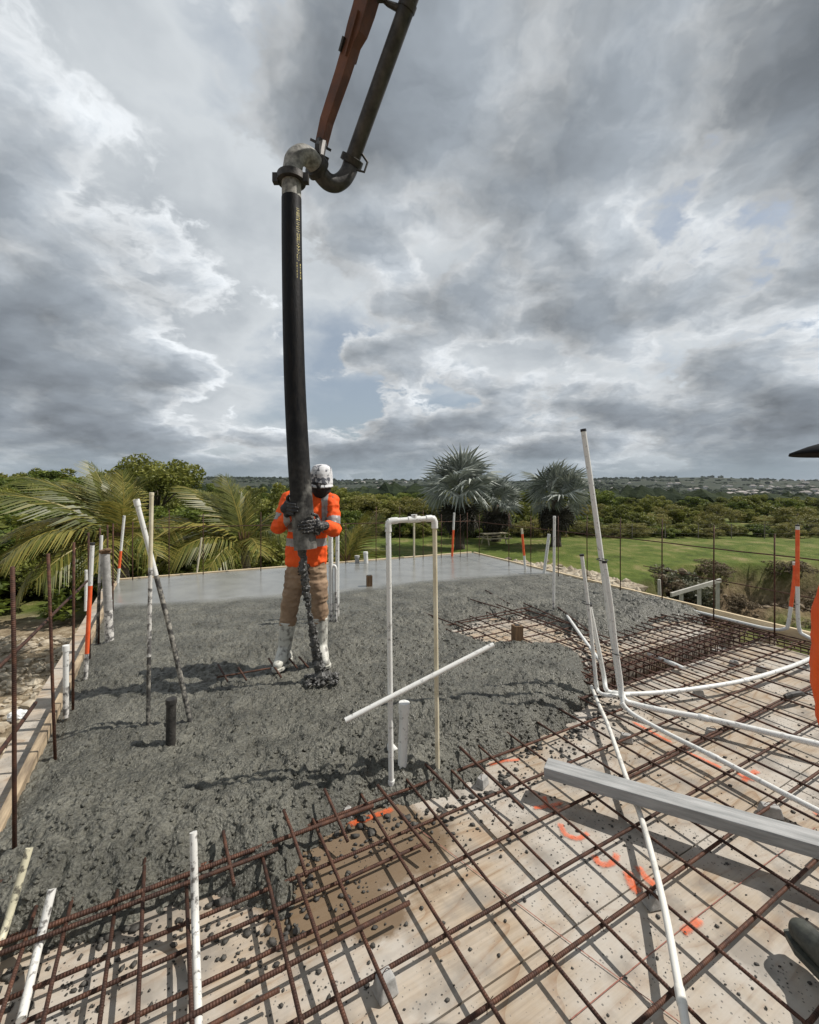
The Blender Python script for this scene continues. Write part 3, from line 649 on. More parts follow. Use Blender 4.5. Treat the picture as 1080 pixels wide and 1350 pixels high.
# spacer blocks under the mat
def spacer(px, py, rz, label, s=(.075, .05, .048), lean=0.0):
    p = G(px, py, DECK_Z); w, d, h = s; mb = MB(); t = .72
    vs = [Vector((x * w / 2 * (t if z else 1), y * d / 2 * (t if z else 1), z * h)) for z in (0, 1) for x, y in ((-1, -1), (1, -1), (1, 1), (-1, 1))]
    mb.add(vs, [(3, 2, 1, 0), (4, 5, 6, 7), (0, 1, 5, 4), (1, 2, 6, 5), (2, 3, 7, 6), (3, 0, 4, 7)])
    root = empty('spacer_block', (p.x, p.y, DECK_Z + .002)); root.rotation_euler = (lean, 0, rz)
    o = mb.build('body', M['block'], root); bv = o.modifiers.new('b', 'BEVEL'); bv.width = .005; bv.segments = 2
    MB().tube([(-w * .35, -.01, h - .004), (-w * .1, 0, h + .012), (w * .12, .004, h + .014), (w * .36, .008, h - .004)], .0014, 5).build('wire', M['rust'], root)
    return tag(root, label, 'spacer', 'concrete spacers under the bar grid')
for a in ((508, 1309, .6, 'large pale concrete spacer on bare plywood beside the wet brown stain', (.07, .062, .055)), (636, 1036, .9, 'small concrete spacer half splashed at the edge of the pour'),
          (458, 1077, .2, 'pale lump of spacer caught on the orange line beside the pour', (.05, .045, .045)), (826, 978, -.3, 'flat concrete spacer beside the white conduit bases'), (939, 971, -.3, 'concrete spacer under the thick white conduit'),
          (921, 917, -.25, 'concrete spacer between the two right-running conduits'), (1016, 1075, -.35, 'wide concrete spacer with two grooves near the lumber', (.1, .055, .05)), (862, 1194, .2, 'dark concrete spacer under the crossing conduit next to orange paint'), (1004, 886, -.3, 'small concrete spacer next to the curved conduit'),
          (968, 878, -.2, 'small dark concrete spacer by the beam cage')): spacer(*a)
# dark angle offcut lying on the mat
p = G(1050, 918, BAR_Z + .02); o = MB().tube([(-.09, 0, 0), (-.05, .0, .012), (.05, .02, .01), (.09, .03, -.004)], [.017, .02, .02, .015], 8).build('pipe_offcut', M['dark_plug'], loc=p); o.rotation_euler = (0, 0, .1)
tag(o, 'short dark grey pipe offcut lying on the bars', 'pipe')

# starter bars standing round the edge, with bars tied along them
def starter(bx, by, tx, ty, r, label, group, z0=-.05):
    b = G(bx, by, z0 if False else 0.0); b = Vector((b.x, b.y, z0 - .05)); t = Q(tx, ty, b.y); me_p = empty  # foot stays in the pour
    o = link('starter_bar', bar_mesh((t - b).length, r, .004, int(bx)), None, None, loc=b); o.rotation_mode = 'QUATERNION'; o.rotation_quaternion = (t - b).to_track_quat('X', 'Z')
    return tag(o, label, 'rebar', group)
far_l, far_g = 'thin rusty starter bar standing on the far end of the slab', 'starter bars on the far end'
for x, ty, by in ((175, 688, 762), (223, 672, 759), (268, 677, 755), (344, 675, 750), (456, 690, 741), (496, 668, 738), (527, 668, 736), (558, 672, 735), (582, 678, 733), (607, 678, 732), (616, 676, 732), (632, 678, 731)): starter(x, by + 2, x, ty, .0075, far_l, far_g)
rt_l, rt_g = 'rusty starter bar standing on the slab edge above the cutting', 'starter bars on the edge above the cutting'
for x, ty, by in ((671, 676, 744), (700, 680, 751), (736, 680, 757), (774, 680, 765), (818, 682, 777), (873, 684, 790), (941, 692, 807), (1021, 704, 828)): starter(x, by + 2, x, ty, .0075, rt_l, rt_g)
lf_l, lf_g = 'thick rusty starter bar standing along the plank edge above the rubble', 'starter bars along the rubble side'
for x, ty, bx, by in ((17, 747, 20, 1115), (64, 730, 73, 988), (97, 715, 97, 925), (117, 702, 119, 862), (132, 696, 130, 842), (142, 692, 141, 822), (149, 690, 149, 800)): starter(bx, by, x, ty, .009, lf_l, lf_g)
def rail(p, q, label, r=.0075, name='tied_bar'):
    o = put_bar(p, q, r, None, name, .006); return tag(o, label, 'rebar')
pL = FL + DL * .05; off = Vector((.04, .02, 0))
rail(Vector((pL.x, pL.y, .82)) + off, Vector((FR.x, FR.y, .70)) - off, 'long thin bar tied across the starter bars of the far end')
rail(Vector((FR.x, FR.y, .70)), FR + DR * 8 + Vector((-.05, -.02, .78)), 'long thin bar tied along the starter bars above the cutting')
rail(Q(2 - 60, 935, 1.72), Q(115, 766, 3.9), 'rusty bar tied slanting across the starter bars above the rubble', .0095)
rail(Q(-30, 1035, 1.85), Q(47, 926, 2.75), 'dark bar leaning low outside the plank edge beside the rubble', .011)
rail(FR + DR * 4.2 + Vector((.02, .01, .38)), FR + DR * 8 + Vector((-.03, -.01, .36)), 'lower thin bar tied between the starter bars above the cutting', .006)

# ------------------------------------------------------------------ PVC conduits and poles
def pole(name, pts, r, parts, label, group=None, cap=None, n=12, cat='pipe'):
    """pts: 3D points bottom to top; parts: list of (t0, t1, material, part name)"""
    P = smooth_path(pts, 8) if len(pts) > 2 else [Vector(pts[0]).lerp(Vector(pts[1]), i / 16) for i in range(17)]
    root = empty(name, P[0]); tag(root, label, cat, group); o0 = P[0]; ln = len(P) - 1
    for t0, t1, m, pn in parts:
        i0, i1 = int(round(t0 * ln)), int(round(t1 * ln)); seg = [p - o0 for p in P[i0:i1 + 1]]
        auto_smooth(MB().tube(seg, r, n).build(pn, m, root))
    if cap:
        d = (P[-1] - P[-2]).normalized(); rr, h, m = cap
        auto_smooth(MB().tube([P[-1] - o0 - d * h * .8, P[-1] - o0 - d * h * .02, P[-1] - o0 + d * h * .16, P[-1] - o0 + d * h * .2], [rr, rr, rr * .96, rr * .7], n).build('cap', m, root))
    return root
def upright(bx, by, tx, ty, z0=-.05, dy=0.0, zg=0.0):
    g = G(bx, by, zg); b = Vector((g.x, g.y, z0)); return [b, Q(tx, ty, g.y + dy)]
pv, pd, py_, pc, op, bk = M['pvc'], M['pvc_dirty'], M['pvc_yellow'], M['pvc_caked'], M['orange_paint'], M['black']
pole('capped_pipe', upright(87, 936, 87, 852), .017, [(0, .45, pd, 'splashed_length'), (.45, 1, pv, 'pipe')], 'short white capped pipe beside the plank edge above the rubble', cap=(.021, .04, pv))
pole('marker_pipe', upright(113, 887, 122, 716), .0155, [(0, .2, pd, 'splashed_length'), (.2, .68, op, 'painted_length'), (.68, 1, pv, 'pipe')], 'white pipe with a long orange painted band on the rubble side', cap=(.018, .018, bk))
pole('slim_pipe', upright(128, 842, 134, 706), .014, [(0, .55, pc, 'caked_length'), (.55, 1, pv, 'pipe')], 'slim white pipe with dark caked lower half behind the orange banded pipe')
r_ = pole('thick_pipe', upright(145, 842, 139, 730), .038, [(0, .35, pd, 'splashed_length'), (.35, 1, M['block'], 'pipe')], 'thick grey pipe with a dark rag stuffed in its top', n=16)
mb = MB(); tp = Q(139, 729, G(145, 842).y) - r_.location
mb.ico(tp + Vector((0, 0, .012)), .05, 2, .18, (1, 1, .55)); mb.ico(tp + Vector((.03, -.01, .03)), .03, 2, .2, (1.2, 1, .6)); mb.build('rag', M['brown_wood'], r_)
pole('marker_pipe', upright(113, 800, 114, 752), .016, [(0, 1, pv, 'pipe')], 'short white pipe just behind the orange banded pipe', cap=(.019, .03, pv))
pole('marker_pipe', upright(155, 768, 164, 680), .019, [(0, .22, pv, 'foot'), (.22, .5, op, 'painted_length'), (.5, 1, pv, 'pipe')], 'leaning white pipe with orange lower half at the corner by the coconut palm')
g = G(252, 947); lean_b = Vector((g.x, g.y, -.05))
pole('leaning_pipe', [lean_b, Q(226, 838, g.y + .02), Q(203, 748, g.y + .03), Q(180, 660, g.y)], .0155, [(0, .62, pc, 'caked_length'), (.62, 1, pv, 'pipe')], 'capped white pipe leaning across a straight one, its lower half caked dark', cap=(.02, .045, pv))
pole('tall_pipe', upright(195, 953, 200, 650), .0125, [(0, .34, pc, 'caked_length'), (.34, .66, pd, 'splashed_length'), (.66, 1, py_, 'pipe')], 'straight cream pipe crossed by the leaning capped pipe', cap=(.0145, .02, py_))
r_ = pole('pipe_stub', upright(225, 974, 226, 922), .027, [(0, 1, M['dark_plug'], 'pipe')], 'short dark pipe stub standing alone in the concrete', n=16, cap=(.031, .03, M['dark_plug']))
pole('marker_pipe', upright(259, 756, 266, 709), .014, [(0, 1, py_, 'pipe')], 'short slanting cream stick at the far end before the second coconut palm')
pole('conduit', upright(437, 818, 436, 706), .026, [(0, .22, pd, 'splashed_length'), (.22, 1, pv, 'pipe')], 'thick white conduit directly behind the man in orange', 'conduits behind the man')
pole('conduit', upright(445, 812, 445, 698), .022, [(0, .18, pd, 'splashed_length'), (.18, 1, pv, 'pipe')], 'taller white conduit with dark tape behind the man in orange')
g = G(443, 818); pole('conduit', [Vector((g.x, g.y, -.05)), Q(443, 760, g.y), Q(443, 750, g.y), Q(441, 746, g.y), Q(438, 747, g.y)], .016, [(0, .15, pd, 'splashed_length'), (.15, 1, pv, 'pipe')], 'short hooked white conduit behind the man in orange')
pole('vent_stub', upright(471, 742, 471, 733), .042, [(0, 1, M['block'], 'pipe')], 'grey capped stub at the far end of the slab', cap=(.05, .05, M['block']))
pole('vent_stub', upright(483, 742, 482, 728), .042, [(0, 1, pv, 'pipe')], 'white pipe stub at the far end of the slab', cap=(.047, .05, pv))
p = G(487, 772); rt = empty('box_sleeve', (p.x, p.y, -.03), .2)
MB().box((0, 0, .09), (.085, .085, .18)).build('body', M['brown_wood'], rt); MB().box((0, 0, .183), (.065, .065, .006)).build('opening', M['dark_plug'], rt); tag(rt, 'small brown box sleeve standing in the floated concrete', 'sleeve')
p = G(682, 848, -.05); rt = empty('box_sleeve', (p.x, p.y, DECK_Z + .002), .3)
MB().box((0, 0, .12), (.085, .085, .24)).build('body', M['brown_wood'], rt); MB().box((0, 0, .242), (.044, .044, .006)).build('opening', M['dark_plug'], rt); tag(rt, 'small brown box sleeve standing in the bare patch of deck', 'sleeve')
pole('marker_pipe', upright(546, 735, 546, 690), .02, [(0, 1, py_, 'pipe')], 'short cream pipe at the far end seen through the pipe frame')
pole('marker_pipe', upright(596, 733, 599, 676), .022, [(0, .65, op, 'painted_length'), (.65, 1, pv, 'pipe')], 'white pipe painted orange below, at the far end before the fan palm')
pole('marker_pipe', upright(693, 750, 688, 697), .02, [(0, .4, pv, 'foot'), (.4, .85, op, 'painted_length'), (.85, 1, py_, 'pipe')], 'leaning pipe with an orange middle band on the edge facing the lawn')
pole('marker_pipe', upright(717, 755, 724, 704), .026, [(0, 1, pv, 'pipe')], 'plain leaning white pipe on the edge facing the lawn')
pole('tall_pipe', upright(730, 802, 731, 681), .016, [(0, .15, pd, 'splashed_length'), (.15, 1, pv, 'pipe')], 'plain upright white pipe standing alone between the lawn edge and bare patch', cap=(.018, .03, pv))

# pipe frame (an upside-down U) and the loose pipe tied across it
fl_b, fr_b = G(516, 1046, -.11), G(577, 1026, -.09); fl_t, fr_t = Q(512, 687, fl_b.y), Q(573, 683, fr_b.y)
fr_ = empty('pipe_arch', fl_b); tag(fr_, 'white upside-down U of thin pipe with one cream leg', 'pipe arch'); O_ = fl_b
def tb(name, pts, r, m, root, o0, n=12): return auto_smooth(MB().tube([Vector(p) - o0 for p in pts], r, n).build(name, m, root))
mid = fl_t.lerp(fr_t, .55)
tb('leg', [fl_b, fl_b.lerp(fl_t, .2), fl_t], .0142, pv, fr_, O_); tb('leg', [fr_b, fr_t], .0125, py_, fr_, O_)['label'] = 'cream aged leg'
tb('top_pipe', [fl_t, fr_t], .0142, pv, fr_, O_)
for a, b, c in ((fl_b, fl_t, mid), (fr_b, fr_t, mid)):
    d1, d2 = (b - a).normalized(), (c - b).normalized(); tb('elbow', [b - d1 * .055, b - d1 * .02, b + (d2 - d1) * .006, b + d2 * .02, b + d2 * .05], .0182, pv, fr_, O_)
d2 = (fr_t - fl_t).normalized(); tb('tee', [mid - d2 * .035, mid + d2 * .035], .018, pv, fr_, O_); tb('tee_stub', [mid, mid + Vector((0, 0, .026))], .017, pv, fr_, O_)
tb('coupling', [fl_b + Vector((0, 0, .02)), fl_b + Vector((0, 0, .07))], .018, pv, fr_, O_)
c1, c2 = fl_b.lerp(fl_t, (fl_b.z - CH + (915 - HY) / F * fl_b.y) / (fl_b.z - fl_t.z)), fr_b.lerp(fr_t, (fr_b.z - CH + (884 - HY) / F * fr_b.y) / (fr_b.z - fr_t.z))
fwd = Vector((.12, -.25, 0)).normalized() * .0285; c1, c2 = c1 + fwd, c2 + fwd; dd = c2 - c1
pole('loose_pipe', [c1 - dd * .94, c2 + dd * 1.27], .0135, [(0, 1, pv, 'pipe')], 'loose white pipe tied slanting across the pipe frame', cap=(.0138, .004, pv))
pole('capped_pipe', upright(530, 1010, 533, 928, z0=-.1, zg=-.02), .0255, [(0, .08, pd, 'splashed_length'), (.08, 1, pv, 'pipe')], 'stout white capped pipe beside the foot of the pipe frame', cap=(.0305, .055, pv), n=20)
p = G(521, 1000, -.03); o = MB().tube([(0, 0, -.06), (0, 0, .02), (-.005, -.004, .05), (-.02, -.01, .07), (-.04, -.015, .075)], [.02, .02, .021, .02, .02], 12).build('pipe_elbow', pv, loc=p); auto_smooth(o); tag(o, 'small white pipe elbow poking out beside the stout capped pipe', 'pipe')

# conduit bundles that rise from the mat on the right
def Gz(x, y, z): return G(x, y, z)
def bundle(name, pts, r, label, m=pv, cap=None):
    rt = pole(name, pts, r, [(0, 1, m, 'pipe')], label, cap=cap)
    if len(pts) > 5:
        P = smooth_path(pts, 8)
        for t in (.22, .55):
            i = int(t * (len(P) - 1)); d = (P[i + 1] - P[i]).normalized(); c = P[i] - P[0]; auto_smooth(MB().tube([c - d * .028, c - d * .024, c + d * .024, c + d * .028], [r * 1.06, r * 1.2, r * 1.2, r * 1.06], 12).build('coupling', m, rt))
    return rt
cz = BAR_Z + .03
g = G(806, 925, cz); top = Q(769, 566, 3.23)
bundle('riser_conduit', [G(1095, 985, cz + .012), G(1010, 965, cz + .01), G(936, 948, cz + .01), G(870, 936, cz + .006), G(836, 928, cz), G(824, 923, cz + .015), Q(818, 908, 3.21), Q(812, 870, 3.22), Q(799, 780, 3.225), Q(784, 670, 3.23), top], .0185, 'tallest leaning white conduit that bends down and runs off past the orange shirt', cap=(.021, .02, bk))
bundle('riser_conduit', [G(1120, 1090, cz), G(1028, 1043, cz), G(950, 1002, cz), G(880, 967, cz), G(840, 945, cz), G(826, 934, cz), G(821, 926, cz + .03), Q(819, 900, 3.12), Q(812, 850, 3.13), Q(805, 790, 3.13), Q(797, 740, 3.14)], .014, 'white conduit strapped to the tall one, running below the thick conduit', cap=(.017, .014, bk))
bundle('riser_conduit', [G(1085, 860, cz), G(1050, 876, cz), G(990, 895, cz), G(930, 906, cz), G(870, 913, cz), G(825, 915, cz), G(806, 913, cz), G(799, 908, cz + .02), Q(796, 890, 3.36), Q(788, 850, 3.37), Q(777, 797, 3.38)], .0165, 'white conduit curving away behind the others towards the edge', cap=(.02, .016, bk))
bundle('riser_conduit', [G(830, 916, cz), G(806, 917, cz), G(792, 914, cz), G(787, 906, cz + .02), Q(784, 880, 3.33), Q(777, 810, 3.34), Q(767, 731, 3.35)], .0135, 'shorter white conduit with a black tip beside the curving one', cap=(.017, .014, bk))
bundle('floor_conduit', [G(908, 1375, cz), G(904, 1350, cz), G(894, 1294, cz), G(873, 1183, cz), G(847, 1083, cz), G(824, 1020, cz), G(802, 957, cz), G(788, 925, cz), G(780, 905, cz)], .0125, 'thin white conduit running over the bars and under the grey lumber', m=mat('pvc_thin', (.42, .41, .38), (.70, .68, .62), 16, .45, ramp=(.32, .5)))
bundle('floor_conduit', [G(748, 812, -.02), G(762, 832, -.03), G(775, 850, BAR_Z), G(790, 870, BAR_Z)], .016, 'short white conduit coming out of the concrete behind the risers')
bundle('floor_conduit', [G(855, 862, BAR_Z - .03), G(880, 872, BAR_Z - .02), G(902, 882, BAR_Z - .01)], .02, 'short white pipe lying across the beam cage')
ep = lambda t_, z, o=.05: FR + DR * t_ + Vector((-o, -.02, z))
pole('edge_conduit', [ep(3.3, -.055), ep(4.4, -.05), ep(5.5, -.045), ep(5.76, -.035), ep(5.88, .0), ep(5.92, .08), Q(1047.5, 760, ep(5.92, 0).y), Q(1047.5, 741, ep(5.92, 0).y)], .017, [(0, .76, pv, 'pipe'), (.76, .97, op, 'painted_length'), (.97, 1, pv, 'top')], 'white conduit along the slab edge that turns up with a short orange band')
pole('marker_pipe', [ep(6.5, -.04, .04), ep(6.2, -.04, .04), ep(6.06, -.02, .04), ep(6.0, .05, .04), Q(1051.5, 780, ep(6.0, 0).y), Q(1051.5, 720, ep(6.0, 0).y), Q(1051.5, 692, ep(6.0, 0).y)], .0175, [(0, .68, pv, 'pipe'), (.68, .96, op, 'painted_length'), (.96, 1, pv, 'top')], 'tallest orange banded pipe on the slab edge above the cutting', cap=(.019, .015, bk))
for nm, P_, r_, lb in (('conduit_strap', Q(794, 738, 3.17), .034, 'black tie round the tall leaning conduits near their top'), ('conduit_strap', Q(812, 860, 3.16), .034, 'black tie round the tall leaning conduits near their foot'), ('conduit_strap', Q(774, 795, 3.36), .03, 'black tie round the shorter pair of conduits')):
    mb = MB(); k = 14; pts = [P_ + Vector((math.cos(6.283 * i / k) * r_, math.sin(6.283 * i / k) * r_ * 1.5, 0)) for i in range(k + 1)]; mb.tube(pts, .0035, 5); tag(mb.build(nm, bk), lb, 'strap')

# near-left conduits that poke out of the mat
bundle('stub_conduit', [G(262, 1380, -.05), G(258, 1230, -.04), Q(255, 1097, G(258, 1190, -.03).y)], .013, 'white splashed conduit end standing up at the edge of the pour', m=M['pvc_dirty'] if False else mat('pvc_spotted', (.16, .15, .14), (.68, .67, .63), 40, .45, ramp=(.36, .46)))
bundle('stub_conduit', [G(28, 1345, -.07), G(48, 1260, -.05), Q(69, 1172, G(60, 1215, -.03).y)], .013, 'white conduit end leaning over the double bars near the corner', m=bpy.data.materials['pvc_spotted'])
bundle('stub_conduit', [G(-25, 1300, -.05), G(5, 1230, -.04), Q(39, 1118, G(22, 1180, 0).y)], .012, 'yellowed splashed conduit end sticking up by the thick starter bar', m=mat('pvc_yellow_spotted', (.14, .13, .10), (.62, .58, .42), 40, .5, ramp=(.38, .48)))

# grey lumber lying across the mat
la, lb_ = G(720, 1012, .02), Vector((2.35, 1.38, .075)); d = lb_ - la
M['lumber'] = mat('cement_grey_lumber', (.22, .225, .22), (.42, .42, .41), 5, .6, stretch=(1, 9, 9), bump=.25, bscale=10, ramp=(.3, .7))
o = MB().box((d.length / 2, 0, 0), (d.length, .10, .056)).build('lumber', M['lumber'], loc=la); o.rotation_mode = 'QUATERNION'; o.rotation_quaternion = d.to_track_quat('X', 'Z'); bv = o.modifiers.new('b', 'BEVEL'); bv.width = .004; bv.segments = 2
tag(o, 'long cement-grey piece of lumber lying slanting over the bars and thin conduit', 'lumber')
#PART4
# ------------------------------------------------------------------ vegetation
def gz(x, y): return float(ground_h(np.array([float(x)]), np.array([float(y)]))[0])
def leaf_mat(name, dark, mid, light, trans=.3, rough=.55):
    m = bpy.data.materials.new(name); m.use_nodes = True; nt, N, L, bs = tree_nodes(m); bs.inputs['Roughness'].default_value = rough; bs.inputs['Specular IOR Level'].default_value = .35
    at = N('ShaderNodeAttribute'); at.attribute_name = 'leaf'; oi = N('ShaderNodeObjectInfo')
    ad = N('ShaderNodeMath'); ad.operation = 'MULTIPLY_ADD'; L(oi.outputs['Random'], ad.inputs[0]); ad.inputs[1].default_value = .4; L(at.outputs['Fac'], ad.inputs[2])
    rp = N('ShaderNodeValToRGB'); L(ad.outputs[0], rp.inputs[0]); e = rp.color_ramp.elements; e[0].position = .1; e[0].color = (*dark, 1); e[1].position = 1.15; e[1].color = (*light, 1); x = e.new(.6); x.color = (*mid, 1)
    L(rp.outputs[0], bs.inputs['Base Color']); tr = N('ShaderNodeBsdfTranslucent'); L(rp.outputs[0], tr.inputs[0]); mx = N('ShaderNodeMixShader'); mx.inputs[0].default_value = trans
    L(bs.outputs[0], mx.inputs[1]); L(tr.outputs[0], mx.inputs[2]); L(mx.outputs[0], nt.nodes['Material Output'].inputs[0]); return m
M['leaf_a'] = leaf_mat('leaf_deep', (.042, .064, .011), (.115, .155, .024), (.21, .24, .042))
M['leaf_b'] = leaf_mat('leaf_olive', (.062, .075, .013), (.165, .18, .032), (.28, .275, .06))
M['leaf_c'] = leaf_mat('leaf_dry', (.08, .08, .022), (.20, .19, .048), (.33, .285, .09))
M['leaf_g'] = leaf_mat('leaf_greyish', (.04, .048, .026), (.10, .105, .06), (.17, .16, .10))
M['bark'] = mat('bark', (.05, .038, .028), (.12, .095, .07), 8, .9, stretch=(4, 4, 1), bump=.5, bscale=20)
def crown_mesh(name, seed, clumps, per, leaf, m, clump_r=.75):
    """clumps: list of (centre, radius); leaves spread through each clump's outer volume"""
    rng = np.random.default_rng(seed); C_, K_ = [], []
    for c, r in clumps:
        n = max(8, int(per * (r / clump_r) ** 2)); d = rng.normal(size=(n, 3)); d /= np.linalg.norm(d, axis=1)[:, None]
        rad = r * rng.uniform(.45, 1.08, n) ** .6; p = np.array(c) + d * rad[:, None] * np.array([1, 1, .8])
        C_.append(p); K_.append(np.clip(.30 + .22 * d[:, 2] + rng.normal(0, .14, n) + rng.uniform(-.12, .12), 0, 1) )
    P = np.concatenate(C_); K = np.concatenate(K_); n = len(P)
    u = rng.normal(size=(n, 3)); u[:, 2] *= .6; u /= np.linalg.norm(u, axis=1)[:, None]; w = np.cross(u, rng.normal(size=(n, 3))); w /= np.linalg.norm(w, axis=1)[:, None]
    s = leaf * rng.uniform(.6, 1.3, n)[:, None]
    V = np.stack([P - u * s, P + w * s * .5, P + u * s, P - w * s * .5], 1).reshape(-1, 3)
    me = np_mesh(name, V, np.arange(4 * n).reshape(-1, 4)); a = me.attributes.new('leaf', 'FLOAT', 'POINT'); a.data.foreach_set('value', np.repeat(K, 4).astype(np.float32)); me.materials.append(m); return me
def make_tree(name, seed, H, Wd, base, nclump, per, leaf, m, umbrella=False):
    rng = random.Random(seed); cl = []; limbs = MB()
    limbs.tube([(0, 0, -.25), (.05, 0, H * .2), (-.04, .05, H * .45), (.02, 0, H * .62)], [.035 * H, .028 * H, .02 * H, .012 * H], 7)
    for k in range(nclump):
        a = rng.uniform(0, 6.283); rr = Wd / 2 * math.sqrt(rng.random()) * .86; t = rr / (Wd / 2)
        if umbrella: z = H * (.93 - .22 * t * t - rng.uniform(0, .16))
        else:
            zt = H * (base + (1 - base) * math.sqrt(max(0, 1 - t * t * .85))); zb = H * base * (1 - .5 * t); z = zb + (zt - zb) * rng.random() ** .6 - H * .06
        c = (rr * math.cos(a), rr * math.sin(a), z); r = Wd * rng.uniform(.075, .15); cl.append((c, r))
        if k % 3 == 0: limbs.tube([(0, 0, H * rng.uniform(.12, .4)), (c[0] * .5, c[1] * .5, H * .3 + (c[2] - H * .3) * .55), c], [.014 * H, .009 * H, .004 * H], 5)
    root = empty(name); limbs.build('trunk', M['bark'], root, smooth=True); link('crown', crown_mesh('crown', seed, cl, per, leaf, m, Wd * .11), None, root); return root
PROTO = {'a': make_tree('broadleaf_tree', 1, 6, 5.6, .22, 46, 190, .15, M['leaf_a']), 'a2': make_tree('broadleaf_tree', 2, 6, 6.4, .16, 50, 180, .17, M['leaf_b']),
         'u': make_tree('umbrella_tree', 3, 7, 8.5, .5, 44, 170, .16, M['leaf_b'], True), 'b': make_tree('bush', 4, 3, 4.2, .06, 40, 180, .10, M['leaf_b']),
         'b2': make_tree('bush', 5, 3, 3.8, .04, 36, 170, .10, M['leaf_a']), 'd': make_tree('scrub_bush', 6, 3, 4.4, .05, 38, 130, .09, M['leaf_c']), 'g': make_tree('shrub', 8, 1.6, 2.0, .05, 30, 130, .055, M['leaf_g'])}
H0 = {'a': 6, 'a2': 6, 'u': 7, 'b': 3, 'b2': 3, 'd': 3, 'g': 1.6}
used_proto = set(); TREES = []
def plant(kind, x, y, top_z, label, group, wide=1.0, cat='tree'):
    g = gz(x, y); h = max(.8, top_z - g); o = PROTO[kind] if kind not in used_proto else copy_tree(PROTO[kind]); used_proto.add(kind)
    s = h / H0[kind]; o.location = (x, y, g); o.scale = (s * wide, s * wide, s); o.rotation_euler = (0, 0, random.uniform(0, 6.28)); TREES.append((x, y)); return tag(o, label, cat, group)
def ptop(px, py, Y): return 1.5 - (py - HY) / F * Y
gl = 'trees of the thicket behind the coconut palms'
KL = {'a': 'dense deep green tree in the thicket behind the coconut palms', 'a2': 'loose olive green tree in the thicket behind the coconut palms', 'b': 'olive bush low in the thicket behind the coconut palms', 'b2': 'deep green bush low in the thicket behind the coconut palms'}
def row(Y, x0, x1, step, py_f, kinds, labels, group, jit=.25, wide=1.0, cat='tree'):
    px = x0
    while px < x1:
        yy = Y * random.uniform(1 - jit * .4, 1 + jit * .4); p = px + random.uniform(-.3, .3) * step; k = random.choice(kinds)
        plant(k, (p - CX) / F * yy, yy, ptop(p, py_f(p) + random.uniform(-9, 9) * min(1.2, 30 / Y + .45), yy), labels[k], group, wide * random.uniform(.8, 1.5), cat); px += step
def topline(p): return float(np.interp(p, [-200, 0, 60, 120, 165, 250, 300, 400, 470], [618, 624, 620, 624, 640, 640, 645, 648, 655]))
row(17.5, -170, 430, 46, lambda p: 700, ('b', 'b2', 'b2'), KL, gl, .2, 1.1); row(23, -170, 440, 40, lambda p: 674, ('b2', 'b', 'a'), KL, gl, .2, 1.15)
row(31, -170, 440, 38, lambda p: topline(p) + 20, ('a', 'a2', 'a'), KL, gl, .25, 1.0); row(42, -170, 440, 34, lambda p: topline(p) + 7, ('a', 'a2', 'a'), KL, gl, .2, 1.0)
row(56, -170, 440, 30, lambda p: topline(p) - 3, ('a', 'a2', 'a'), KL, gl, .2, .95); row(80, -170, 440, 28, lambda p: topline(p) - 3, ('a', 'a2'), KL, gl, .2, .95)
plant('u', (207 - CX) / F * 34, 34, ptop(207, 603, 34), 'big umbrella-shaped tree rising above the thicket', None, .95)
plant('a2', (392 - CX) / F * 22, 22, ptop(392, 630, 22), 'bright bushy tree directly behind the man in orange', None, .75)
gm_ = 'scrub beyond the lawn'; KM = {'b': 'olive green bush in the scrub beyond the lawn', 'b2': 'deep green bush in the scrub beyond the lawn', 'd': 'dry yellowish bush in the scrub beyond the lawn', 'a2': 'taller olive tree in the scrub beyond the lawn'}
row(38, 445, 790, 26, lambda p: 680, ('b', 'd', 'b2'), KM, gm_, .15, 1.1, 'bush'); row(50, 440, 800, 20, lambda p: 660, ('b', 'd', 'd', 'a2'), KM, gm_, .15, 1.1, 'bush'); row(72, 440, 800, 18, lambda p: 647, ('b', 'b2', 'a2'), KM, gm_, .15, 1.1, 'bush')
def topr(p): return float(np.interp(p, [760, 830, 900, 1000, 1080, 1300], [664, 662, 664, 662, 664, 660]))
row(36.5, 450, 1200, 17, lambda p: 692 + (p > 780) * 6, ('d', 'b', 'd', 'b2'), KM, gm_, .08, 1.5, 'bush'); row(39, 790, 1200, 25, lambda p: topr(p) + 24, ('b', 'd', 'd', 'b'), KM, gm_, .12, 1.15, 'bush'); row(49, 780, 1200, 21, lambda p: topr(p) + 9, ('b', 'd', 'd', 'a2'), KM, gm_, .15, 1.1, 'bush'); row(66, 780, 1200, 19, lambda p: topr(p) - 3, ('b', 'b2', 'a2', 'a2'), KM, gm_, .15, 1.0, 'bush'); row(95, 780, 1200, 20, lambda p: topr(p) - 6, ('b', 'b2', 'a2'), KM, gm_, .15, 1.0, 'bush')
for px, Y, py, w in ((884, 22.6, 744, 1.3), (902, 23.6, 752, 1.0)):
    x = (px - CX) / F * Y; o = plant('g', x, Y, ptop(px, py, Y), 'grey-green shrub growing in the shaded corner of the rocky cutting', 'shrubs in the cutting', w, 'shrub')

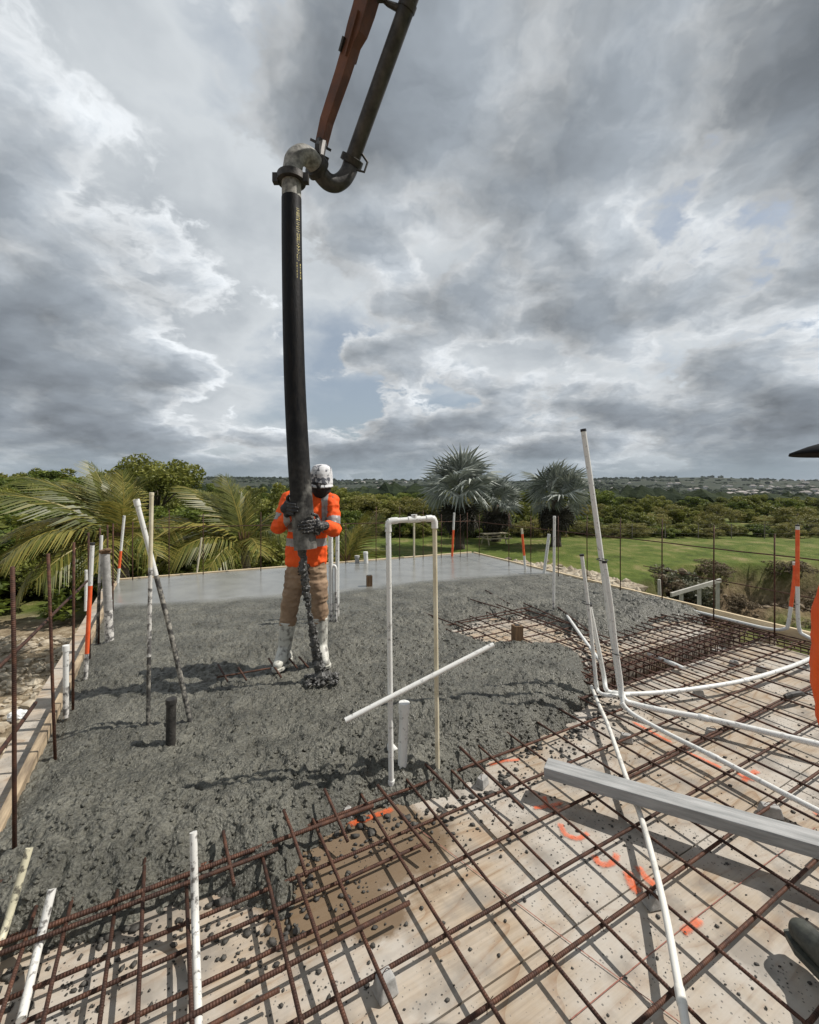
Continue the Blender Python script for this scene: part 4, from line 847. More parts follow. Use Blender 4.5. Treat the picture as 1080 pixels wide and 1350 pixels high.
M['leaf_x'] = leaf_mat('leaf_withered', (.05, .036, .02), (.14, .105, .06), (.25, .20, .12), .2, .8)
PROTO['x'] = make_tree('dry_brush', 12, 1.2, 2.2, .03, 34, 95, .05, M['leaf_x']); H0['x'] = 1.2
for px, Y, hgt, w in ((905, 24.6, .5, 1.0), (935, 25.3, .45, 1.3), (962, 25.0, .5, 1.2), (990, 25.2, .4, 1.2), (1015, 24.8, .6, 1.1), (1040, 25.4, .45, 1.3), (1066, 25.0, .55, 1.1), (1095, 25.2, .5, 1.2), (950, 22.8, .6, 1.1), (1000, 22.4, .5, 1.2), (1050, 22.0, .6, 1.1), (872, 21.8, .5, 1.0), (858, 20.6, .4, 1.0)):
    x = (px - CX) / F * Y; bo_ = plant('x', x, Y, gz(x, Y) + hgt + .4, 'withered brown brush clinging to the earth wall of the cutting', 'dry brush in the cutting', w * 1.35, 'shrub'); bo_.location.z -= .5; bo_.scale.z *= .8
# coconut palms: every frond a part
def frond_mesh(seed, droop, Lf=1.0):
    rng = random.Random(seed); V, Fc, K = [], [], []; n = 46; pts = []
    for i in range(n + 1):
        t = i / n; pts.append(Vector((t * math.cos(droop * t * .55), 0, math.sin(.25) * t - droop * t * t * .55 + .12 * t)))
    def quad(a, b, c, d, k): s = len(V); V.extend([a, b, c, d]); Fc.append((s, s+1, s+2, s+3)); K.extend([k] * 4)
    for i in range(n):                                        # rachis
        w = .014 * (1 - i / n) + .002; a, b = pts[i], pts[i+1]; o = Vector((0, w, 0)); u = Vector((0, 0, w * .7)); quad(a - o, b - o, b + u, a + u, .95); quad(a + u, b + u, b + o, a + o, .95)
    for i in range(4, n):
        t = i / n; ln = .36 * math.sin(math.pi * (.12 + .86 * t)) ** .6 * rng.uniform(.85, 1.1); d = (pts[i+1] - pts[i]).normalized()
        for s in (-1, 1):
            fw = .45 + .75 * t; dirv = (Vector((0, s, 0)) + d * fw + Vector((0, 0, .10 + rng.uniform(-.12, .12)))).normalized(); p0 = pts[i] + d * rng.uniform(-.006, .006); wv = d * .0095; dn = droop * .25 + .16
            p1 = p0 + dirv * ln * .5 + Vector((0, 0, -dn * ln * .25)); p2 = p0 + dirv * ln + Vector((0, 0, -dn * ln * 1.1)); k = rng.uniform(.2, .75)
            quad(p0 - wv * .6, p0 + wv * .6, p1 + wv, p1 - wv, k); quad(p1 - wv, p1 + wv, p2 + wv * .15, p2 - wv * .15, k)
    me = bpy.data.meshes.new('frond'); me.from_pydata([tuple(v) for v in V], [], Fc); a = me.attributes.new('leaf', 'FLOAT', 'POINT'); a.data.foreach_set('value', K); me.materials.append(M['coco']); return me
M['coco'] = leaf_mat('coconut_leaf', (.05, .062, .012), (.115, .128, .026), (.30, .25, .06), .3, .42)
M['coco_trunk'] = mat('palm_trunk', (.07, .055, .04), (.17, .14, .11), 3, .85, stretch=(1, 1, 9), bump=.5, bscale=8)
FM = [frond_mesh(10, .35), frond_mesh(11, .75), frond_mesh(12, 1.15), frond_mesh(13, .95)]
def coconut(x, y, cz_, fr, label, scale=1.0):
    g = gz(x, y); root = empty('coconut_palm', (x, y, g)); h = cz_ - g; tag(root, label, 'palm')
    pts = [(.25 * math.sin(1.2 * (1 - t)), 0, h * t - (.2 if t == 0 else 0)) for t in (0, .1, .25, .45, .65, .85, .97)]; base = pts[-1]
    MB().tube(pts, [.20, .16, .135, .125, .12, .12, .13], 10).build('trunk', M['coco_trunk'], root, smooth=True)
    mb = MB()
    for k in range(12): mb.tube([(base[0], 0, h - .12), (base[0] + .12 * math.cos(k * .52), .12 * math.sin(k * .52), h + .15), (base[0] + .2 * math.cos(k * .52), .2 * math.sin(k * .52), h + .5)], [.06, .045, .015], 5)
    mb.build('leaf_sheath', M['brown_wood'], root)
    for az, el, ln, kind in fr:
        o = link('frond', FM[kind], None, root, loc=(base[0], 0, h)); o.scale = (ln * scale,) * 3; o.rotation_euler = (random.uniform(-.4, .4), -R(el), R(az))
    return root
# azimuth 0 = to the right, 180 = to the left, 270 = towards the camera
coconut((160 - CX) / F * 12, 12, -.02, [(178, 58, 2.3, 0), (160, 72, 2.1, 1), (150, 80, 1.9, 0), (60, 66, 1.8, 0), (170, 50, 2.4, 1), (200, 42, 3.0, 1), (165, 40, 2.9, 1), (225, 30, 3.1, 1), (185, 22, 3.2, 2), (150, 18, 3.0, 2), (245, 16, 3.0, 2), (210, 6, 3.1, 2), (262, -4, 2.7, 3), (288, 6, 2.6, 2), (318, 12, 2.5, 2), (345, 25, 2.2, 2), (20, 30, 2.2, 2), (232, -8, 2.9, 2), (120, 50, 2.4, 1), (300, 40, 2.0, 1)], 'large windblown coconut palm beside the slab corner with the pipes')
coconut((322 - CX) / F * 13, 13, -.35, [(172, 66, 2.2, 0), (150, 74, 2.1, 1), (60, 70, 1.7, 0), (185, 58, 2.2, 1), (190, 50, 2.7, 1), (160, 45, 2.8, 1), (215, 30, 2.8, 2), (180, 18, 2.7, 2), (240, 18, 2.6, 2), (265, 6, 2.3, 2), (300, 20, 2.2, 2), (330, 30, 2.2, 2), (0, 36, 2.1, 2), (30, 45, 2.0, 1), (200, 0, 2.6, 3)], 'smaller coconut palm behind the far end between pipes and man')
coconut((452 - CX) / F * 12.5, 12.5, -.95, [(20, 48, 1.9, 0), (-8, 60, 1.8, 0), (160, 55, 1.6, 1), (200, 40, 1.7, 1), (60, 62, 1.6, 1), (300, 30, 1.5, 2), (240, 35, 1.6, 2), (345, 30, 1.6, 1)], 'low coconut palm whose frond tips show behind the far end past the man')

# silver fan palms
M['fan'] = leaf_mat('silver_fan_leaf', (.10, .115, .10), (.22, .245, .22), (.42, .445, .40), .15, .5)
M['fan_dead'] = leaf_mat('dead_fan_leaf', (.018, .016, .012), (.045, .04, .03), (.10, .09, .07), .1, .8)
def fan_mesh(seed, m):
    rng = random.Random(seed); V, Fc, K = [], [], []
    def quad(a, b, c, d, k): s = len(V); V.extend([a, b, c, d]); Fc.append((s, s+1, s+2, s+3)); K.extend([k] * 4)
    pl_ = .8; w = .03; quad((0, -w, 0), (0, w, 0), (pl_, w * .6, .02), (pl_, -w * .6, .02), .8); quad((0, 0, -w), (0, 0, w), (pl_, 0, w * .6), (pl_, 0, -w * .6), .8)
    n = 24
    for i in range(n):
        a = R(-128 + 256 * i / (n - 1)); da = R(256 / n) * .44; ln = (1.18 - .26 * (abs(a) / 2.2)) * rng.uniform(.88, 1.06); dz = .28 * math.cos(a * .8); k = rng.uniform(.15, .8)
        def P(r, th, up): return (pl_ + r * math.cos(th) * (1 - .1 * r), r * math.sin(th), .02 + up + .22 * r * abs(math.sin(th)) - .13 * r * r)
        c = P(.02, a, 0); m1 = P(ln * .58, a, .035); tip = P(ln, a, -.02 - rng.uniform(0, .34) * ln); l1 = P(ln * .55, a - da, -.005); r1 = P(ln * .55, a + da, -.005)
        quad(c, l1, tip, m1, k); quad(c, m1, tip, r1, k * .85)
    me = bpy.data.meshes.new('fan_leaf'); me.from_pydata(V, [], Fc); at = me.attributes.new('leaf', 'FLOAT', 'POINT'); at.data.foreach_set('value', K); me.materials.append(m); return me
FN = [fan_mesh(k, M['fan']) for k in (1, 2, 3)]; FD = fan_mesh(9, M['fan_dead'])
def fan_palm(px, py_c, Y, rad, nl, label, seed):
    rng = random.Random(seed); x = (px - CX) / F * Y; g = gz(x, Y); c = ptop(px, py_c, Y); h = c - g; root = empty('fan_palm', (x, Y, g)); tag(root, label, 'palm')
    MB().tube([(0, 0, -.2), (0, 0, .3), (.05, 0, h * .5), (0, 0, h * .97)], [.42, .34, .28, .3], 10).build('trunk', M['bark'], root, smooth=True)
    for k in range(nl):
        az = k * 137.5 + rng.uniform(-15, 15); t = k / (nl - 1); el = 90 - 106 * t ** .95 + rng.uniform(-20, 20); s = rad / 1.9 * rng.uniform(.68, 1.22) * (.8 + .2 * math.sin(t * 3.1))
        o = link('fan_leaf', FN[k % 3], None, root, loc=(0, 0, h)); o.scale = (s,) * 3; o.rotation_euler = (rng.uniform(-1.4, 1.4), -R(el), R(az))
    for k in range(12):
        o = link('dead_leaf', FD, None, root, loc=(0, 0, h * .93)); s = rad / 1.9 * .85; o.scale = (s,) * 3; o.rotation_euler = (rng.uniform(-.4, .4), -R(rng.uniform(-78, -48)), R(k * 30 + rng.uniform(-10, 10)))
    return root
fan_palm(606, 650, 29, 3.3, 27, 'largest silver fan palm standing next to the picnic table', 1)
fan_palm(654, 664, 33, 2.7, 20, 'silver fan palm half hidden behind the largest one', 2)
fan_palm(733, 657, 30, 2.9, 24, 'silver fan palm with a short leaning trunk alone on the lawn', 3)

# ------------------------------------------------------------------ things on the lawn
M['table_wood'] = mat('pale_table_wood', (.42, .36, .24), (.6, .53, .38), 4, .7, stretch=(1, 12, 12))
p = (6.0, 31.5); tb_ = empty('picnic_table', (*p, gz(*p)), .35); tag(tb_, 'pale wooden picnic table on the lawn under the fan palms', 'picnic table')
for k in range(5): MB().box((0, -.3 + .15 * k, .74), (1.9, .135, .04)).build('top_plank', M['table_wood'], tb_)
for s in (-1, 1):
    for k in range(2): MB().box((0, s * (.62 + .14 * k), .45), (1.9, .125, .04)).build('bench_plank', M['table_wood'], tb_)
    mb = MB(); x = s * .7
    mb.tube([(x, -.55, -.03), (x, -.2, .72)], .045, 4); mb.tube([(x, .55, -.03), (x, .2, .72)], .045, 4); mb.box((x, 0, .405), (.05, 1.5, .09)); mb.box((x, 0, .68), (.05, .7, .08)); mb.build('leg_frame', M['table_wood'], tb_)
M['weathered'] = mat('weathered_timber', (.36, .34, .30), (.52, .50, .45), 5, .8)
hr = empty('handrail', Q(885, 787, 13.0)); o0 = hr.location.copy(); tag(hr, 'weathered pale timber handrail at the edge of the rocky cutting', 'handrail')
a, b = Q(885, 784, 13.0), Q(950, 765, 13.8); rot = (b - a).to_track_quat('X', 'Z').to_matrix(); MB().box((a + b) / 2 - o0, ((b - a).length, .06, .11), rot).build('rail', M['weathered'], hr)
for t in (.22, .58, .97):
    q = a.lerp(b, t); MB().box(q - o0 + Vector((0, .06, -.65)), (.09, .06, 1.28)).build('post', M['weathered'], hr)
q = Q(869, 764, 13.4); tag(MB().tube([(0, 0, 0), (.02, 0, -.6), (0, 0, -1.7)], [.045, .05, .05], 6).build('timber_post', M['weathered'], loc=q), 'single weathered post beside the handrail at the cutting', 'post')
M['fence'] = mat('fence_grey', (.09, .08, .06), (.2, .18, .15), 8, .8)
fn = empty('wire_fence', (2, 35, gz(2, 35))); tag(fn, 'thin post and wire fence between the lawn and the scrub', 'fence'); pts = []
for k in range(19):
    x = 2 + k * 2.6; y = 35.2 - .02 * k; g = gz(x, y); pts.append(Vector((x, y, g))); MB().tube([(x - 2, y - 35, g - .2 - fn.location.z), (x - 2, y - 35, g + 1.15 - fn.location.z)], .035, 5).build('post', M['fence'], fn)
for hh in (.4, .75, 1.08): MB().tube([p_ + Vector((0, -.04, hh)) - fn.location for p_ in pts], .012, 4).build('wire', M['fence'], fn)

# stones
M['stone'] = mat('limestone', (.24, .19, .13), (.50, .44, .34), 3, .9, bump=.5, bscale=12, coords='Object')
M['stone_dark'] = mat('cutting_stone', (.09, .062, .038), (.24, .185, .12), 2, .9, bump=.6, bscale=8)
def stones(n, fn_, rr, name, label, m):
    mb = MB()
    for _ in range(n):
        x, y = fn_(); r = rr(); mb.ico((x, y, gz_fast(x, y) + r * .2), r, 1, .32, (random.uniform(.8, 1.4), random.uniform(.8, 1.3), random.uniform(.5, .9)))
    return tag(mb.build(name, m), label, kind='stuff')
def gz_fast(x, y):
    i = min(max(np.searchsorted(xs, x) - 1, 0), nx - 2); j = min(max(np.searchsorted(ys, y) - 1, 0), ny - 2); return float(GZ[j, i])
def left_pt():
    while True:
        x, y = random.uniform(-14, -2), random.uniform(2.5, 13.5); d = (x - FL.x) * DL.y - (y - FL.y) * DL.x
        if (x - FL.x) * -DL.y + (y - FL.y) * DL.x < -.2 or (y > 8 and x < -4.8): return x, y
stones(5200, left_pt, lambda: random.choice((.03, .04, .05, .06, .08, .12)) * random.uniform(.7, 1.3), 'rubble', 'pale limestone rubble covering the ground beside the building', M['stone'])
def right_pt():
    t = random.random() ** .8; px = 650 + 260 * t; y = 23.5 - 6.3 * t + random.gauss(0, .6); return (px - CX) / F * y, y
stones(900, right_pt, lambda: random.choice((.06, .08, .11, .16, .22)) * random.uniform(.7, 1.2), 'rubble', 'band of broken limestone lying on the grass below the slab edge', M['stone'])
def pit_pt():
    while True:
        x, y = random.uniform(9, 27), random.uniform(14, 25.5); d = float(pit_d(np.array([x]), np.array([y]))[0])
        if .05 < d < 2.0: return x, y
stones(700, pit_pt, lambda: random.choice((.04, .06, .08, .12, .2)) * random.uniform(.7, 1.2), 'boulders', 'brown boulders and broken rock lining the cutting', M['stone_dark'])
p = G(24, 946, -3.0); mb = MB(); mb.ico((0, 0, .08), .17, 3, .22, (1.1, .8, .6)); mb.ico((.15, .02, .05), .1, 3, .25, (1, .8, .6)); tag(mb.build('plastic_bag', M['house_bag'] if 'house_bag' in M else mat('white_plastic', (.68, .68, .67), (.8, .8, .79), 20, .4), loc=(p.x, p.y, gz(p.x, p.y))), 'crumpled white plastic bag lying on the rubble', 'bag')
# ------------------------------------------------------------------ far land: houses and woods on the hills
M['house_wall'] = mat('house_wall', (.42, .41, .39), (.55, .54, .51), .3, .8, rnd=.25); M['house_roof'] = mat('house_roof', (.22, .19, .17), (.34, .31, .29), .3, .8, rnd=.3); M['pane'] = mat('window_dark', (.02, .025, .03), None, 1, .2)
hp = empty('house'); mb = MB().box((0, 0, 1.3), (10, 8, 5.6)); mb.build('wall', M['house_wall'], hp)
MB().add([(-5.6, -4.6, 4.11), (5.6, -4.6, 4.11), (5.6, 4.6, 4.11), (-5.6, 4.6, 4.11), (-3.2, 0, 6.2), (3.2, 0, 6.2)], [(0, 1, 5, 4), (1, 2, 5), (2, 3, 4, 5), (3, 0, 4), (3, 2, 1, 0)]).build('roof', M['house_roof'], hp)
for s in (-1, 1): MB().box((s * 2.6, -4.03, 2), (1.8, .1, 1.4)).build('window', M['pane'], hp)
MB().box((0, -4.03, 1.4), (1.2, .1, 2.4)).build('door', M['house_roof'], hp)
hl = 'small pale house far off among the trees of the hillside'; k = 0; rng = random.Random(5)
while k < 120:
    px = rng.choice((rng.uniform(430, 580), rng.uniform(760, 1090), rng.uniform(800, 1090), rng.uniform(880, 1090))); Y = rng.choice((rng.uniform(700, 1300), rng.uniform(1200, 2300))); x = (px - CX) / F * Y; g = gz(x, Y); py = HY + F * (CH - g) / Y
    if py > 655 or py < 634: continue
    o = hp if k == 0 else copy_tree(hp); o.location = (x, Y, g); o.rotation_euler = (0, 0, rng.uniform(0, 6.28)); s = rng.uniform(.7, 1.25); o.scale = (s * rng.uniform(.9, 1.8), s, s); tag(o, hl, 'house', 'houses on the far hills'); k += 1
M['far_leaf'] = mat('far_foliage', (.012, .02, .009), (.035, .046, .02), .05, .9, bump=.8, bscale=.8, bdist=.6, spec=.1)
mb = MB(); k = 0
while k < 8000:
    az = rng.uniform(-.95, .95); Y = 110 + 2300 * rng.random() ** 1.7; x = math.tan(az) * Y
    if vnoise(np.array([x / 130]), np.array([Y / 130]), 44)[0] < -.25 and Y > 300: continue
    g = gz_fast(x, Y); r = rng.uniform(2.2, 4.6) * (1 + Y / 2600); mb.ico((x, Y, g + r * .45), r, 1, .3, (1.25, 1.25, rng.uniform(.6, .95)), rng); k += 1
tag(mb.build('distant_woods', M['far_leaf']), 'dark woods and scrub covering the plain and far hills', kind='stuff')
# ------------------------------------------------------------------ concrete pump boom with its end hose
M['boom'] = mat('boom_rusty_paint', (.085, .034, .02), (.17, .07, .042), 7, .6, rough2=.75, ramp=(.35, .7), bump=.15, bscale=40)
M['pipe_steel'] = mat('delivery_pipe', (.022, .020, .019), (.075, .066, .058), 9, .5, bump=.2, bscale=50, metal=.3)
M['cast'] = mat('cement_smeared_casting', (.10, .095, .085), (.34, .325, .29), 12, .65, bump=.35, bscale=40, ramp=(.38, .6))
M['clamp'] = mat('clamp_steel', (.022, .020, .018), (.06, .052, .045), 20, .55, metal=.4, bump=.2)
def hose_mat():
    m = mat('rubber_hose', (.005, .005, .006), (.020, .017, .015), 16, .5, rough2=.75, ramp=(.45, .8), spec=.14, bump=.25, bscale=50, stretch=(2.2, 2.2, .45)); nt, N, L, bs = tree_nodes(m)
    # grey slurry dried on the lower end
    geo = N('ShaderNodeNewGeometry'); sp = N('ShaderNodeSeparateXYZ'); L(geo.outputs['Position'], sp.inputs[0]); no = N('ShaderNodeTexNoise'); no.inputs['Scale'].default_value = 7; no.inputs['Detail'].default_value = 7; L(geo.outputs['Position'], no.inputs['Vector'])
    a = N('ShaderNodeMath'); a.operation = 'MULTIPLY_ADD'; L(no.outputs[0], a.inputs[0]); a.inputs[1].default_value = 1.1; L(sp.outputs[2], a.inputs[2])
    mr = N('ShaderNodeMapRange'); L(a.outputs[0], mr.inputs[0]); mr.inputs[1].default_value = 1.78; mr.inputs[2].default_value = 1.95; mr.inputs[3].default_value = .95; mr.inputs[4].default_value = 0
    mr2 = N('ShaderNodeMapRange'); L(a.outputs[0], mr2.inputs[0]); mr2.inputs[1].default_value = 1.8; mr2.inputs[2].default_value = 2.6; mr2.inputs[3].default_value = .2; mr2.inputs[4].default_value = 0
    mxf = N('ShaderNodeMath'); mxf.operation = 'MAXIMUM'; L(mr.outputs[0], mxf.inputs[0]); L(mr2.outputs[0], mxf.inputs[1])
    src = bs.inputs['Base Color'].links[0].from_socket; n3 = N('ShaderNodeTexNoise'); n3.inputs['Scale'].default_value = 30; L(geo.outputs['Position'], n3.inputs['Vector']); r3 = N('ShaderNodeValToRGB'); L(n3.outputs[0], r3.inputs[0])
    r3.color_ramp.elements[0].position = .3; r3.color_ramp.elements[0].color = (.07, .068, .062, 1); r3.color_ramp.elements[1].position = .7; r3.color_ramp.elements[1].color = (.20, .193, .175, 1)
    mx = N('ShaderNodeMix'); mx.data_type = 'RGBA'; L(mxf.outputs[0], mx.inputs['Factor']); L(src, mx.inputs[6]); L(r3.outputs[0], mx.inputs[7]); L(mx.outputs[2], bs.inputs['Base Color']); return m
M['hose'] = hose_mat(); M['print'] = mat('yellow_print', (.10, .085, .02), (.50, .40, .07), 45, .5, ramp=(.42, .56))
hp_ = [Q(384.5, 262, 3.70), Q(385, 330, 3.67), Q(386.5, 420, 3.61), Q(389, 510, 3.56), Q(393.5, 600, 3.50), Q(398.5, 670, 3.47), Q(403, 724, 3.45)]
boom = empty('concrete_pump_boom', hp_[0]); tag(boom, 'concrete pump boom with rusty arm, dark pipe and black end hose', 'pump boom'); O_ = boom.location.copy()
HP = smooth_path(hp_, 6); hr_ = [.0815 + .0055 * i / (len(HP) - 1) for i in range(len(HP))]
hz_ = auto_smooth(MB().tube([p - O_ for p in HP] + [HP[-1] - O_ + (HP[-2] - HP[-1]) * .02, HP[-1] - O_ + (HP[-2] - HP[-1]) * .9], hr_ + [.070, .068], 28).build('hose', M['hose'], boom), 60)
# worn lettering: slanted yellow strokes wrapped on the hose, and a yellow label below it
def on_hose(t, ang, lift=.0015):
    f = t * (len(HP) - 1); i = min(int(f), len(HP) - 2); p = HP[i].lerp(HP[i+1], f - i); r = hr_[i] + lift; return p + Vector((math.sin(ang), -math.cos(ang), 0)) * r - O_
mb = MB(); rngp = random.Random(3); t = .045
while t < .2:
    w = rngp.choice((.0035, .0045, .006)); a0 = .72; a1 = 1.12
    for (u0, u1, b0, b1) in rngp.choice((((0, .35, a0, a1), (.65, 1, a0, a1)), ((0, .4, a0, a1), (.4, 1, a0, a0 + .1)), ((0, 1, a0, a0 + .1), (0, 1, a1 - .1, a1), (0, .3, a0, a1)), ((0, .35, a0, a1), (.35, 1, .88, .97)))):
        mb.add([on_hose(t + w * u0, b0), on_hose(t + w * u1, b0), on_hose(t + w * u1 - .0012, b1), on_hose(t + w * u0 - .0012, b1)], [(0, 1, 2, 3)])
    t += w + .0025
for k in range(6): mb.add([on_hose(.208 + .0065 * k, .7), on_hose(.2125 + .0065 * k, .7), on_hose(.2125 + .0065 * k, 1.2), on_hose(.208 + .0065 * k, 1.2)], [(0, 1, 2, 3)])
pr = mb.build('lettering', M['print'], hz_); pr['label'] = 'worn yellow printed lettering'
# hose tail sleeve, clamp and the two swivel elbows
up = Vector((-.01, .02, 1)).normalized(); h0 = hp_[0]
auto_smooth(tb('hose_tail', [h0 - up * .03, h0 + up * .16], .079, M['cast'], boom, O_, 28))
def ring(name, c, d, r, h, m, parent=boom, n=28): d = Vector(d).normalized(); return auto_smooth(MB().tube([Vector(c) - d * h / 2 - O_, Vector(c) - d * h * .46 - O_, Vector(c) + d * h * .46 - O_, Vector(c) + d * h / 2 - O_], [r * .94, r, r, r * .94], n).build(name, m, parent))
cl1 = ring('clamp', h0 + up * .165, up, .118, .062, M['clamp'])
for s, a in ((-1, 0), (1, 0)):
    q = h0 + up * .165 + Vector((s * .125, -.02, -.01)) - O_; MB().box(q, (.045, .05, .075)).build('clamp_lug', M['clamp'], cl1)
E1 = smooth_path([h0 + up * .19, Q(386, 222, 3.73), Q(389, 210, 3.75), Q(399, 204, 3.80), Q(409, 209, 3.86), Q(416, 218, 3.92)], 6); auto_smooth(MB().tube([p - O_ for p in E1], .080, 24).build('elbow', M['cast'], boom), 60)
d_ = (E1[-1] - E1[-2]).normalized(); j1 = E1[-1] + d_ * .02; cl2 = ring('clamp', j1, d_, .108, .06, M['clamp'])
MB().box(j1 - O_ + Vector((.02, -.05, .11)), (.04, .07, .07)).build('clamp_lug', M['clamp'], cl2)
E2 = smooth_path([j1, Q(424, 231, 3.98), Q(433, 240, 4.03), Q(443, 242, 4.07), Q(453, 236, 4.10), Q(460, 225, 4.12), Q(464, 212, 4.12)], 6); auto_smooth(MB().tube([p - O_ for p in E2], .074, 24).build('elbow', M['pipe_steel'], boom), 60)
pt_, pu_ = Q(464, 212, 4.12), Q(537, 8, 3.62); dp = (pu_ - pt_).normalized(); ring('clamp', pt_, dp, .105, .06, M['clamp']); MB().tube([pt_ + Vector((.10, -.04, .03)) - O_, pt_ + Vector((.15, -.05, -.05)) - O_, pt_ + Vector((.12, -.05, -.14)) - O_, pt_ + Vector((.05, -.05, -.12)) - O_], .011, 6).build('clamp_handle', M['clamp'], boom)
dpl = auto_smooth(MB().tube([pt_ - O_, pu_ - O_, pu_ + dp * 3.2 - O_], .068, 24).build('delivery_pipe', M['pipe_steel'], boom)); ring('pipe_collar', pu_ - dp * .0, dp, .076, .05, M['pipe_steel'], dpl)
# box arm: sections along its axis (px, py, depth, width, height)
arm = [(424, 190, 4.08, .085, .085), (431, 160, 4.00, .092, .09), (452, 98, 3.86, .10, .10), (463, 62, 3.78, .105, .105), (471, 42, 3.73, .14, .125), (480, 14, 3.67, .14, .14), (500, -60, 3.5, .15, .15), (560, -300, 3.0, .17, .17)]
rr = []; ctr = [Q(a[0], a[1], a[2]) for a in arm]; da = (ctr[-1] - ctr[0]).normalized(); ux = Vector((.86, -.5, 0)); ux = (ux - da * ux.dot(da)).normalized(); uy = da.cross(ux)
for c, a in zip(ctr, arm): rr.append([c - O_ + ux * sx_ * a[3] / 2 + uy * sy_ * a[4] / 2 for sx_, sy_ in ((-1, -1), (1, -1), (1, 1), (-1, 1))])
ao = MB().rings(rr).build('arm', M['boom'], boom); bv = ao.modifiers.new('b', 'BEVEL'); bv.width = .005; bv.segments = 2
c = Q(470, 50, 3.74); MB().box(c - O_, (.012, .16, .30), Matrix((ux, uy, da)).transposed()).build('gusset', M['boom'], ao); MB().box(Q(455, 62, 3.78) - O_, (.02, .11, .10), Matrix((ux, uy, da)).transposed()).build('stop_plate', M['clamp'], ao)
c = Q(423, 191, 4.08) - O_; MB().box(c, (.15, .13, .022), Matrix((ux, uy, da)).transposed()).build('end_plate', M['clamp'], ao); c2 = Q(421, 204, 4.02) - O_; MB().box(c2, (.13, .12, .03), Matrix((ux, uy, da)).transposed()).build('end_plate', M['clamp'], ao); MB().tube([c + da * .02, Q(419, 215, 3.95) - O_], .05, 10).build('pin', M['clamp'], ao)
b0, b1 = Q(497, 2, 3.60), Q(528, 12, 3.63); MB().tube([b0 + Vector((-.02, 0, .1)) - O_, Q(512, 5, 3.62) - O_, b1 - O_], [.03, .022, .03], 8).build('pipe_bracket', M['clamp'], boom); MB().box(b0 - O_ + Vector((.03, -.02, .02)), (.055, .05, .06)).build('bracket_block', M['clamp'], boom)

# concrete running out of the hose
mb = MB(); end = HP[-1]; gp = G(424, 897, 0); gp.z = conc_z(gp.x, gp.y) + .02; rngs = random.Random(4); spine = smooth_path([end + Vector((-.03, .01, .02)), Q(402, 765, 3.43), Q(406, 795, 3.42), Q(411, 825, 3.42), Q(417, 860, 3.42), gp], 9)
rad_ = np.interp(np.linspace(0, 1, len(spine)), [0, .15, .36, .47, .6, .8, .95, 1], [.036, .036, .027, .009, .028, .040, .046, .065])
mb.tube([p + Vector((rngs.uniform(-.008, .008), rngs.uniform(-.01, .01), 0)) for p in spine], [float(r * rngs.uniform(.72, 1.0)) for r in rad_], 10)
for p, r in zip(spine, rad_):
    for _ in range(6): a = rngs.uniform(0, 6.28); mb.ico(p + Vector((math.cos(a), math.sin(a), 0)) * r * rngs.uniform(.5, .95) + Vector((0, 0, rngs.uniform(-.03, .03))), rngs.uniform(.005, .013), 1, .3, (1, 1, 1.4), rngs)
for _ in range(160): a = rngs.uniform(0, 6.28); q = rngs.uniform(0, .14); mb.ico((gp.x + math.cos(a) * q, gp.y + math.sin(a) * q, gp.z + .04 * (1 - q / .14)), rngs.uniform(.008, .02), 1, .3, (1, 1, .8), rngs)
M['slurry'] = mat('running_concrete', (.028, .027, .025), (.085, .082, .075), 40, .4, bump=.6, bscale=70)
tag(mb.build('concrete_stream', M['slurry']), 'dark lumpy stream of concrete falling from the hose', 'concrete')

# ------------------------------------------------------------------ people
def ellring(c, rx, ry, n=16, d=None, rot=0.0):
    d = Vector((0, 0, 1)) if d is None else Vector(d).normalized(); u = Vector((math.cos(rot), math.sin(rot), 0)); u = (u - d * u.dot(d)).normalized(); w = d.cross(u)
    return [Vector(c) + u * math.cos(6.28319 * k / n) * rx + w * math.sin(6.28319 * k / n) * ry for k in range(n)]
def capsule(mb, p, q, r0, r1, n=12):
    p, q = Vector(p), Vector(q); d = (q - p).normalized(); pts = []; rs = []
    for t in (-1, -.7, -.3): pts.append(p + d * r0 * t); rs.append(r0 * math.sqrt(max(.02, 1 - t * t)))
    for t in (0, .33, .66, 1): pts.append(p.lerp(q, t)); rs.append(r0 + (r1 - r0) * t)
    for t in (.3, .7, 1): pts.append(q + d * r1 * t); rs.append(r1 * math.sqrt(max(.02, 1 - t * t)))
    mb.tube(pts, rs, n)
def chain(mb, pts, rs):
    for i in range(len(pts) - 1): capsule(mb, pts[i], pts[i+1], rs[i], rs[i+1])
